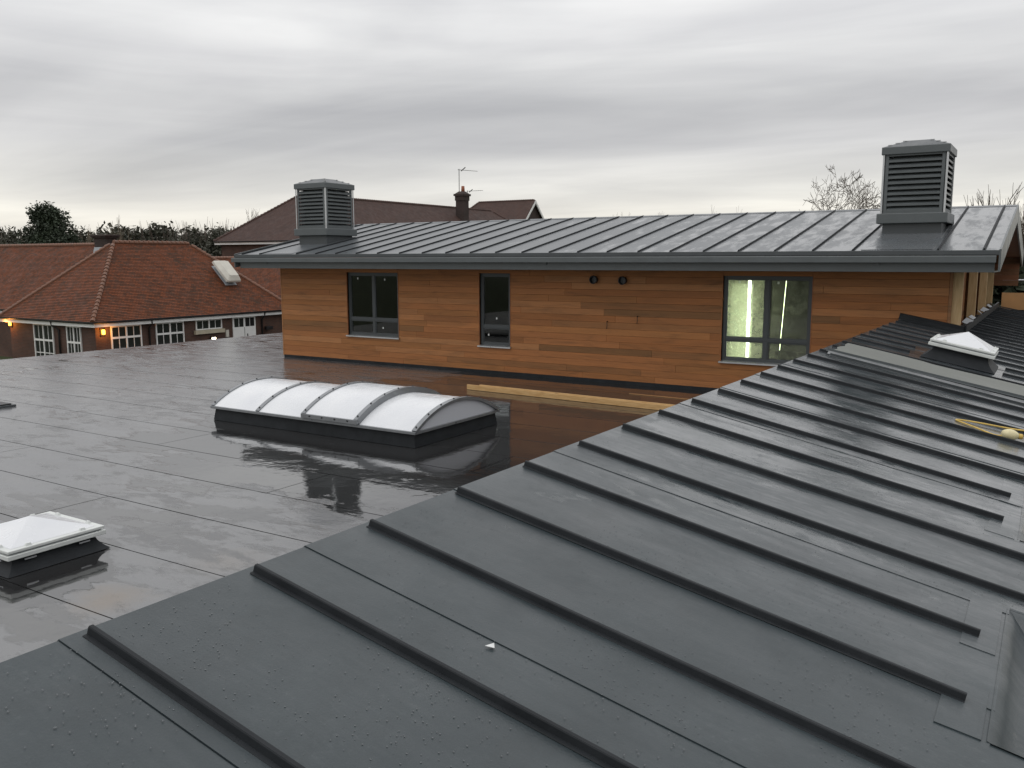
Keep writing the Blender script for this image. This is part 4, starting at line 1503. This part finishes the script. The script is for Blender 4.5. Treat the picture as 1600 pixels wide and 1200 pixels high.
AX0, AX1, AY0, AY1, AZ = -47.77, -39.37, 24.9, 38.1, -0.40
hip_roof(A0, AX0, AX1, AY0, AY1, AZ, math.tan(R(43)), 'tile_red')
MB().box(AX0 + 0.4, AX1 - 0.38, AY0 + 0.35, AY1 - 0.4, GROUND, AZ - 0.24).build('wall', 'brick', A0)
eaves(A0, AX0, AX1, AY0, AY1, AZ)
WXA, WYA = AX1 - 0.38, AY0 + 0.35
ZT = AZ - 0.28
casement(A0, 'y', -45.05, -43.3, ZT - 2.15, ZT, WYA, 4, 0.62, 0.5)
casement(A0, 'y', -42.1, -40.9, ZT - 2.15, ZT, WYA, 4, 0.62, 0.5)
casement(A0, 'x', 26.05, 27.75, ZT - 1.40, ZT, WXA, 4, 0.58, 0.25)
casement(A0, 'x', 28.6, 30.32, ZT - 1.40, ZT, WXA, 4, 0.58, 0.25)
casement(A0, 'x', 31.1, 32.85, ZT - 0.55, ZT, WXA, 4, 0, 0, True)
# half-glazed double door
dr = MB().box(WXA, WXA + 0.05, 33.62, 35.28, GROUND + 0.05, ZT).build('door', 'white_paint', A0)
for ya, yb in ((33.70, 34.40), (34.50, 35.20)):
    for k in range(2):
        MB().box(WXA + 0.045, WXA + 0.056, ya + k * (yb - ya) / 2 + 0.02, ya + (k + 1) * (yb - ya) / 2 - 0.02, ZT - 0.56, ZT - 0.06).build('pane', 'far_glass', dr)
MB().box(WXA + 0.051, WXA + 0.054, 34.435, 34.465, GROUND + 0.1, ZT - 0.6).build('door_gap', 'black', dr)
MB().box(WXA + 0.051, WXA + 0.075, 34.62, 34.68, ZT - 1.6, ZT - 0.98).build('handle', 'black', dr)
# rainwater pipes
for (px_, py_) in ((WXA + 0.07, 28.2), (WXA + 0.07, 35.75)):
    MB().tube([(AX1 - 0.02, py_, AZ - 0.08), (AX1 - 0.1, py_, AZ - 0.3), (px_, py_, AZ - 0.5), (px_, py_, GROUND)], 0.045, 8).build('downpipe', 'black', A0, smooth=True)
for px_ in (-43.0,):
    MB().tube([(px_, AY0 + 0.02, AZ - 0.08), (px_, AY0 + 0.1, AZ - 0.3), (px_ + 0.25, WYA - 0.07, AZ - 0.5), (px_ + 0.25, WYA - 0.07, GROUND)], 0.045, 8).build('downpipe', 'black', A0, smooth=True)
MB().box(WXA, WXA + 0.08, 33.1, 33.3, -1.75, -1.35).build('meter_box', 'cowl', A0)
shifted(A0)

# lamps on the block
def bulkhead(label, loc, facing):
    t = thing('wall_lamp', label, 'wall lamp', loc, 'orange lamps on the brick block')
    if facing == 'x':
        MB().box(0, 0.05, -0.12, 0.12, -0.2, 0.2).build('back_plate', 'black', t)
        MB().box(0.051, 0.14, -0.075, 0.075, -0.12, 0.12).build('lens', 'orange_lamp', t, bevel=0.03)
        off = Vector((0.35, 0, 0.0))
    else:
        MB().box(-0.12, 0.12, -0.05, 0, -0.2, 0.2).build('back_plate', 'black', t)
        MB().box(-0.075, 0.075, -0.14, -0.051, -0.12, 0.12).build('lens', 'orange_lamp', t, bevel=0.03)
        off = Vector((0, -0.35, 0.0))
    ld = bpy.data.lights.new('lamp_glow', 'POINT')
    ld.energy = 30
    ld.color = (1.0, 0.36, 0.06)
    ld.shadow_soft_size = 0.12
    lo = bpy.data.objects.new('lamp_glow', ld)
    COL.objects.link(lo)
    lo.parent = t
    lo.location = off
    return t


bulkhead('lit orange lamp near the brick corner beside a white window', (WXA, 25.62, -0.93), 'x')
bulkhead('lit orange lamp at the picture edge on brick wall', (-47.2, WYA, -0.75), 'y')
fl = thing('floodlight', 'lit white floodlight low on brick wall under stone sill', 'floodlight', (WXA, 32.1, -1.75), None)
MB().box(0.0, 0.12, -0.03, 0.03, -0.25, 0.05).build('bracket', 'black', fl)
MB().box(0.12, 0.24, -0.19, 0.19, -0.13, 0.13).build('housing', 'black', fl, bevel=0.02)
MB().box(0.241, 0.25, -0.13, 0.13, -0.07, 0.07).build('lens', 'flood', fl)
cm = thing('security_camera', 'small black camera box on brick wall past the white doors', 'security camera', (WXA, 36.15, -1.42))
MB().box(0.0, 0.2, -0.03, 0.03, -0.03, 0.03).build('arm', 'black', cm)
MB().box(0.12, 0.32, -0.28, 0.22, -0.10, 0.10).build('housing', 'black', cm, bevel=0.02)

# pale cowl on the red roof
tanA = math.tan(R(43))
cx_ = -41.55
cz_ = AZ + (AX1 - cx_) * tanA
cw = thing('roof_cowl', 'pale plastic ventilation cowl on the red tiled slope', 'roof cowl', (cx_, 34.7, cz_), None, (0, R(43), 0))
MB().frustum((-0.80, 0.80, -0.40, 0.40), 0.02, (-0.80, 0.80, -0.40, 0.40), 0.06).build('flashing', 'lead', cw)
MB().box(-0.62, 0.62, -0.30, 0.30, 0.06, 0.30).build('base', 'lead', cw)
MB().box(-0.50, 0.66, -0.25, 0.25, 0.10, 0.28).build('mouth', 'black', cw)
cv = MB()
lev = [((-0.80, 0.80, -0.46, 0.46), 0.28), ((-0.86, 0.86, -0.52, 0.52), 0.32), ((-0.84, 0.84, -0.50, 0.50), 0.44), ((-0.58, 0.62, -0.32, 0.32), 0.66)]
for (a_, za), (b_, zb) in zip(lev[:-1], lev[1:]):
    cv.frustum(a_, za, b_, zb, cap=False)
cv.add([(-0.58, -0.32, 0.66), (0.62, -0.32, 0.66), (0.62, 0.32, 0.66), (-0.58, 0.32, 0.66)], [(0, 1, 2, 3)])
cv.build('hood', 'cowl', cw, bevel=0.09, smooth=True)

# --- wing behind it with a ridge running away to the left
W2 = thing('brick_school_wing', 'long red tiled wing running off behind the hipped block', 'building', (-62, 33, GROUND))
hip_roof(W2, -82, -43.6, 28.8, 37.2, AZ, tanA, 'tile_red', 'X', gable=('left', 'right'))
MB().box(-81.6, -44, 29.2, 36.8, GROUND, AZ - 0.1).build('wall', 'brick', W2)
eaves(W2, -82, -48.2, 28.8, 37.2, AZ)
shifted(W2)
ch = thing('brick_chimney', 'wide dark brick chimney with flat cap behind the hipped roof', 'chimney', (-49.6, 32.6, 2.6))
MB().box(-0.62, 0.62, -0.35, 0.35, -1.0, 1.30).build('stack', 'brick_dark', ch)
MB().box(-0.70, 0.70, -0.43, 0.43, 1.30, 1.38).build('oversailing_course', 'brick_dark', ch)
MB().box(-0.78, 0.78, -0.5, 0.5, 1.38, 1.50).build('cap', 'brick_dark', ch, bevel=0.02)
MB().frustum((-0.7, 0.7, -0.45, 0.45), 0.3, (-0.64, 0.64, -0.37, 0.37), 0.75, cap=False).build('flashing', 'lead', ch)

# --- low tiled link roof further back
W3 = thing('brick_link_block', 'low tiled link block in front of the taller house', 'building', (-48, 42.5, GROUND))
hip_roof(W3, -60, -33, 39.3, 45.7, -0.1, 0.87, 'tile_red', 'X')
MB().box(-59.6, -33.4, 39.7, 45.3, GROUND, -0.15).build('wall', 'brick', W3)
shifted(W3)

# --- two storey block with the big brown roof
B0 = thing('tall_brick_house', 'taller brick block with large brown tiled hipped roof', 'building', (-52.25, 62, GROUND))
bx0, bx1, by0, by1, bz = -57.05, -47.45, 46.8, 79.5, 4.0
hip_roof(B0, bx0, bx1, by0, by1 + 4.8, bz, 3.7 / 4.8, 'tile_brown', hip_mat='tile_brown_ridge' if 'tile_brown_ridge' in M else 'hip_brown' if 'hip_brown' in M else 'tile_brown')
MB().box(bx0 + 0.4, bx1 - 0.4, by0 + 0.4, by1 + 4, GROUND, bz - 0.24).build('wall', 'brick', B0)
eaves(B0, bx0, bx1, by0, by1 + 4.8, bz)
shifted(B0)
# --- gabled house behind
C0 = thing('gabled_brick_house', 'distant house with brown tiled roof and white trimmed gable', 'building', (-58.4, 89.5, GROUND))
cx0, cx1, cyr, czr = -64.6, -52.6, 89.6, 9.40
hw, ct = 4.0, 1.02
cze = czr - hw * ct
hip_roof(C0, cx0, cx1, cyr - hw, cyr + hw, cze, ct, 'tile_brown', 'X', gable=('right',), hip_mat='tile_brown')
MB().box(cx0 + 0.4, cx1 - 0.3, cyr - hw + 0.3, cyr + hw - 0.3, GROUND, cze).build('wall', 'brick', C0)
MB().add([(cx1 - 0.3, cyr - hw + 0.3, cze), (cx1 - 0.3, cyr + hw - 0.3, cze), (cx1 - 0.3, cyr, czr - 0.3), (cx1 - 0.5, cyr - hw + 0.3, cze), (cx1 - 0.5, cyr + hw - 0.3, cze), (cx1 - 0.5, cyr, czr - 0.3)],
         [(0, 1, 2), (5, 4, 3), (0, 2, 5, 3), (1, 4, 5, 2)]).build('gable_wall', 'brick_dark', C0)
for s in (-1, 1):
    MB().add([(cx1 - 0.06, cyr, czr - 0.02), (cx1 + 0.04, cyr, czr - 0.02), (cx1 + 0.04, cyr + s * hw, cze - 0.02), (cx1 - 0.06, cyr + s * hw, cze - 0.02),
              (cx1 - 0.06, cyr, czr - 0.38), (cx1 + 0.04, cyr, czr - 0.38), (cx1 + 0.04, cyr + s * hw, cze - 0.38), (cx1 - 0.06, cyr + s * hw, cze - 0.38)],
             [(0, 1, 2, 3), (4, 7, 6, 5), (0, 4, 5, 1), (1, 5, 6, 2), (2, 6, 7, 3), (3, 7, 4, 0)]).build('bargeboard', 'white_paint', C0)
shifted(C0)
ch = thing('pot_chimney', 'dark brick chimney with one clay pot above the brown roof', 'chimney', (-50.7, 72.0, 6.0))
MB().box(-0.46, 0.46, -0.46, 0.46, -1.0, 2.3).build('stack', 'brick_dark', ch)
MB().box(-0.52, 0.52, -0.52, 0.52, 2.3, 2.75).build('neck', 'brick_dark', ch)
MB().box(-0.62, 0.62, -0.62, 0.62, 2.75, 2.95).build('cap', 'brick_dark', ch)
MB().frustum((-0.55, 0.55, -0.55, 0.55), 2.95, (-0.25, 0.25, -0.25, 0.25), 3.2).build('flaunching', 'brick_dark', ch)
MB().tube([(0.1, 0, 3.1), (0.1, 0, 3.72)], [0.19, 0.15], 12).build('pot', 'pot', ch, smooth=True)


def aerial(label, loc, h, n, arm, tilt):
    t = thing('tv_aerial', label, 'aerial', loc, 'roof aerials')
    MB().tube([(0, 0, 0), (0, 0, h)], 0.035, 6).build('mast', 'mast', t)
    b = MB()
    b.tube([(-0.15, 0, h - 0.08), (arm, 0.1, h - 0.08 + tilt)], 0.022, 5)
    for k in range(n):
        f = (k + 0.5) / n
        xx, zz = arm * f, h - 0.08 + tilt * f
        b.tube([(xx, -0.3 + 0.1 * f, zz), (xx, 0.3 + 0.1 * f, zz)], 0.012, 4)
    b.tube([(0.25, 0, h - 0.22), (0.75, 0.02, h + 0.12)], 0.05, 5)
    b.build('boom', 'mast', t)
    return t


aerial('thin tv aerial rising behind the clay chimney pot', (-51.05, 72.0, 8.2), 3.2, 8, 2.1, -0.25)
aerial('small tv aerial on the ridge of the gabled house', (-62.3, 89.6, 9.3), 1.6, 7, 2.2, 0.0)


# ------------------------------------------------------------------ trees
def leaf_crown(n, centres, size, seed):
    g_ = np.random.default_rng(seed)
    mb = MB()
    tot = sum(c[3] * c[4] for c in centres)
    for (cx, cy, cz, rx, rz) in centres:
        k = int(n * rx * rz / tot)
        d_ = g_.normal(size=(k, 3))
        d_ /= np.linalg.norm(d_, axis=1)[:, None]
        r_ = g_.random(k) ** 0.45
        p = d_ * r_[:, None] * np.array([rx, rx, rz]) * (1 + 0.16 * g_.normal(size=k)).clip(0.6, 1.14)[:, None] + np.array([cx, cy, cz])
        a = g_.normal(size=(k, 3)) * size
        b = g_.normal(size=(k, 3)) * size
        for q in range(k):
            i0 = len(mb.v)
            mb.v += [tuple(p[q] - a[q] * 0.5), tuple(p[q] + b[q] * 0.5), tuple(p[q] + a[q] * 0.6), tuple(p[q] - b[q] * 0.4)]
            mb.f.append((i0, i0 + 1, i0 + 2, i0 + 3))
    return mb


def evergreen(label, x, y, h, w, seed, mat='evergreen', n=6000, group=None, size=0.26):
    g_ = random.Random(seed)
    t = thing('evergreen_tree', label, 'tree', (x, y, GROUND), group)
    MB().tube([(0, 0, 0), (0.1, 0, h * 0.4), (0.0, 0.1, h * 0.85)], [0.3, 0.22, 0.06], 8).build('trunk', 'bark', t, smooth=True)
    cs = []
    for k in range(44):
        f = g_.random() ** 1.25
        zz = h * (0.25 + 0.68 * f)
        rr = w * 0.5 * (1 - f) ** 0.75
        a = g_.uniform(0, 6.283)
        q = rr * g_.uniform(0.3, 0.95)
        cs.append((math.cos(a) * q, math.sin(a) * q, zz, w * g_.uniform(0.10, 0.2), w * g_.uniform(0.10, 0.17)))
    for k in range(4):      # leading shoots
        a = g_.uniform(0, 6.283)
        q = w * 0.2 * g_.random()
        cs.append((math.cos(a) * q, math.sin(a) * q, h * g_.uniform(0.86, 0.95), w * 0.06, h * 0.07))
    cs.append((0, 0, h * 0.5, w * 0.4, h * 0.22))
    leaf_crown(n, cs, size, seed).build('crown', mat, t)
    return t


def wood_tree(label, x, y, h, w, seed, mat='woodland', group='woodland trees on the skyline'):
    g_ = random.Random(seed)
    t = thing('woodland_tree', label, 'tree', (x, y, GROUND), group)
    MB().tube([(0, 0, 0), (0.1, 0, h * 0.5), (0.0, 0.1, h * 0.9)], [0.3, 0.2, 0.05], 6).build('trunk', 'bark', t, smooth=True)
    cs = [(0, 0, h * 0.5, w * 0.5, h * 0.3)]
    for k in range(14):
        a = g_.uniform(0, 6.283)
        q = w * 0.45 * g_.random() ** 0.5
        zz = h * (0.45 + 0.48 * g_.random() * (1 - (q / w) ** 2 * 1.6))
        cs.append((math.cos(a) * q, math.sin(a) * q, zz, w * g_.uniform(0.10, 0.22), w * g_.uniform(0.09, 0.16)))
    leaf_crown(4200, cs, 0.2, seed).build('crown', mat, t)
    # bare twigs standing out of the crown
    br_ = MB()
    for k in range(26):
        a = g_.uniform(0, 6.283)
        q = w * 0.45 * g_.random()
        p0 = Vector((math.cos(a) * q, math.sin(a) * q, h * g_.uniform(0.6, 0.8)))
        p1 = p0 + Vector((math.cos(a) * 0.5, math.sin(a) * 0.5, h * g_.uniform(0.12, 0.22)))
        br_.tube([p0, p1], [0.04, 0.012], 3)
    br_.build('twigs', 'bark', t)
    return t


def bare_tree(label, x, y, h, w, seed, mat='bark', depth=6, group=None, r0=None, clear=0.3, spread=0.55, multi=1, lift=0.12):
    g_ = random.Random(seed)
    t = thing('bare_tree', label, 'tree', (x, y, GROUND), group)
    tr, tw = MB(), MB()
    r0 = r0 or h * 0.02

    def grow(p, d, L, r, lev):
        n = 3
        pts, rad = [p], [r]
        for k in range(n):
            d = (d + Vector((g_.gauss(0, 0.10), g_.gauss(0, 0.10), g_.gauss(0.02, 0.06)))).normalized()
            p = p + d * (L / n)
            pts.append(p)
            rad.append(r * (1 - 0.4 * (k + 1) / n))
        (tr if lev < 2 else tw).tube(pts, rad, 6 if lev < 2 else 3, cap=False)
        if lev >= depth:
            return
        kids = 3 if lev < depth - 1 else g_.choice((2, 3))
        for k in range(kids):
            ax = Vector((g_.gauss(0, 1), g_.gauss(0, 1), g_.gauss(0, 0.5))).normalized()
            dd = (d + ax * spread * g_.uniform(0.6, 1.4)).normalized()
            dd = (dd + Vector((0, 0, lift))).normalized()
            q = pts[-1] if k < 2 else pts[g_.choice((1, 2))]
            grow(q, dd, L * g_.uniform(0.62, 0.86), max(0.022, r * 0.62), lev + 1)
    for k in range(multi):
        d0 = Vector((g_.gauss(0, 0.12 * multi), g_.gauss(0, 0.12 * multi), 1)).normalized()
        grow(Vector((0, 0, 0)), d0, h * clear, r0, 0)
    # scale to the wanted height and width
    allv = np.array(tr.v + tw.v)
    sz = h / allv[:, 2].max()
    sxy = (w / 2) / max(np.percentile(np.hypot(allv[:, 0], allv[:, 1]), 97), 1e-3)
    sxy = min(max(sxy, 0.35), 2.2)
    for mbx in (tr, tw):
        mbx.v = [(a * sxy, b * sxy, c * sz) for a, b, c in mbx.v]
    tr.build('trunk', mat, t, smooth=True)
    tw.build('crown', mat, t)
    return t


evergreen('big dark evergreen tree with ragged top over the red roofs', -82.0, 48.0, 11.1, 9.0, 3, n=30000, size=0.14)
wl_ = [(-114.8, 61.0, 9.1, 5.5), (-109.4, 60.5, 8.5, 5), (-106.1, 66.0, 8.9, 5), (-98.9, 67.9, 9.3, 4.6), (-97.4, 70.0, 9.7, 4.4),
       (-92.2, 68.8, 9.6, 4.2), (-93.3, 72.3, 9.9, 4.2), (-97.3, 78.4, 10.6, 5.2), (-95.6, 80.5, 10.6, 5)]
wlab = ['dark woodland tree at the far edge of the skyline', 'low woodland tree just before the big evergreen', 'woodland tree close behind the big evergreen',
        'dark woodland tree behind the wide brick chimney', 'woodland tree second after the wide chimney', 'round dark woodland tree above the red hipped ridge',
        'woodland tree above the far end of the red ridge', 'taller woodland tree beside the brown hip', 'woodland tree partly hidden by the brown hip']
for i, ((x, y, h, w), lb) in enumerate(zip(wl_, wlab)):
    wood_tree(lb, x, y, h + 1.3, w * 1.5, 40 + i)
# continuous darker understorey along the same skyline
us = MB()
g_ = np.random.default_rng(77)
cs = []
for k in range(70):
    f = k / 69
    cs.append((-150 + 62 * f + g_.normal() * 1.5, 60 + 36 * f + g_.normal() * 2, GROUND + 6.0 + g_.random() * 2.1, 3.2, 2.6 + g_.random()))
o = leaf_crown(48000, cs, 0.3, 6).build('distant_wood', 'woodland', None)
tag(o, 'dark mass of distant wood along the skyline', 'woodland', None, 'stuff')
bare_tree('pale bushy bare tree between evergreen and wide chimney', -92.8, 59.0, 10.0, 4.2, 8, 'bark_pale', 6, 'bare winter trees', clear=0.26, multi=3, spread=0.5)
bare_tree('slender bare tree with few twigs above the chimney', -92.6, 63.0, 11.2, 3.6, 9, 'bark_pale', 4, 'bare winter trees', clear=0.34, multi=2)
bare_tree('bushy bare tree rising behind the brown hip', -66.9, 60.2, 11.0, 4.6, 12, 'bark', 6, 'bare winter trees', clear=0.26, multi=3, spread=0.5)
bare_tree('tall spreading bare tree next to the larger-looking ventilator', -14.4, 68.7, 12.6, 11.0, 22, 'bark', 8, 'bare winter trees', clear=0.36, spread=1.0, lift=0.0)
bare_tree('bare tree half hidden behind the larger-looking ventilator', -11.9, 73.0, 12.0, 8.5, 26, 'bark', 7, 'bare winter trees', clear=0.36, spread=1.0, lift=0.0)
bare_tree('spindly bare tree above the gable ridge end', -3.3, 59.9, 10.4, 6.5, 31, 'bark', 5, 'bare winter trees', clear=0.22, multi=3)
bare_tree('bare thorny tree beside the gable at the picture edge', -0.9, 50.0, 9.5, 4.0, 33, 'bark', 6, 'bare winter trees', clear=0.22, multi=3)
bare_tree('small bare tree top showing over the middle of the roof ridge', -25.3, 70.6, 10.4, 2.6, 14, 'bark', 5, 'bare winter trees', clear=0.3)
bare_tree('tiny bare tree top beside another over the roof ridge', -23.6, 71.1, 10.3, 2.0, 15, 'bark', 5, 'bare winter trees', clear=0.3)
for i in range(5):
    bare_tree('upright bare sapling over the roof ridge, ' + ('first of five counting from the aerials', 'second of five counting from the aerials', 'middle one of five', 'fourth of five counting from the aerials', 'fifth of five counting from the aerials')[i], -33.0 + i * 1.25, 68.6, 9.5 + 0.4 * math.sin(i * 2.1), 1.5, 50 + i, 'bark', 4, 'thicket of saplings', clear=0.45, multi=3, spread=0.18)
# dark hedge beyond the far roof edge
g_ = np.random.default_rng(13)
cs = [(-8 + 14 * g_.random(), 36 + g_.normal() * 0.4, GROUND + 1.0 + 4.4 * g_.random(), 0.9, 0.9) for _k in range(60)]
hd = thing('dark_hedge', 'dark evergreen hedge seen under the gable past the guard rail', 'hedge', (0, 0, 0))
leaf_crown(9000, cs, 0.28, 4).build('foliage', 'hedge', hd)
MB().box(-8, 6, 35.6, 36.4, GROUND, GROUND + 3.8).build('stems', 'hedge', hd)
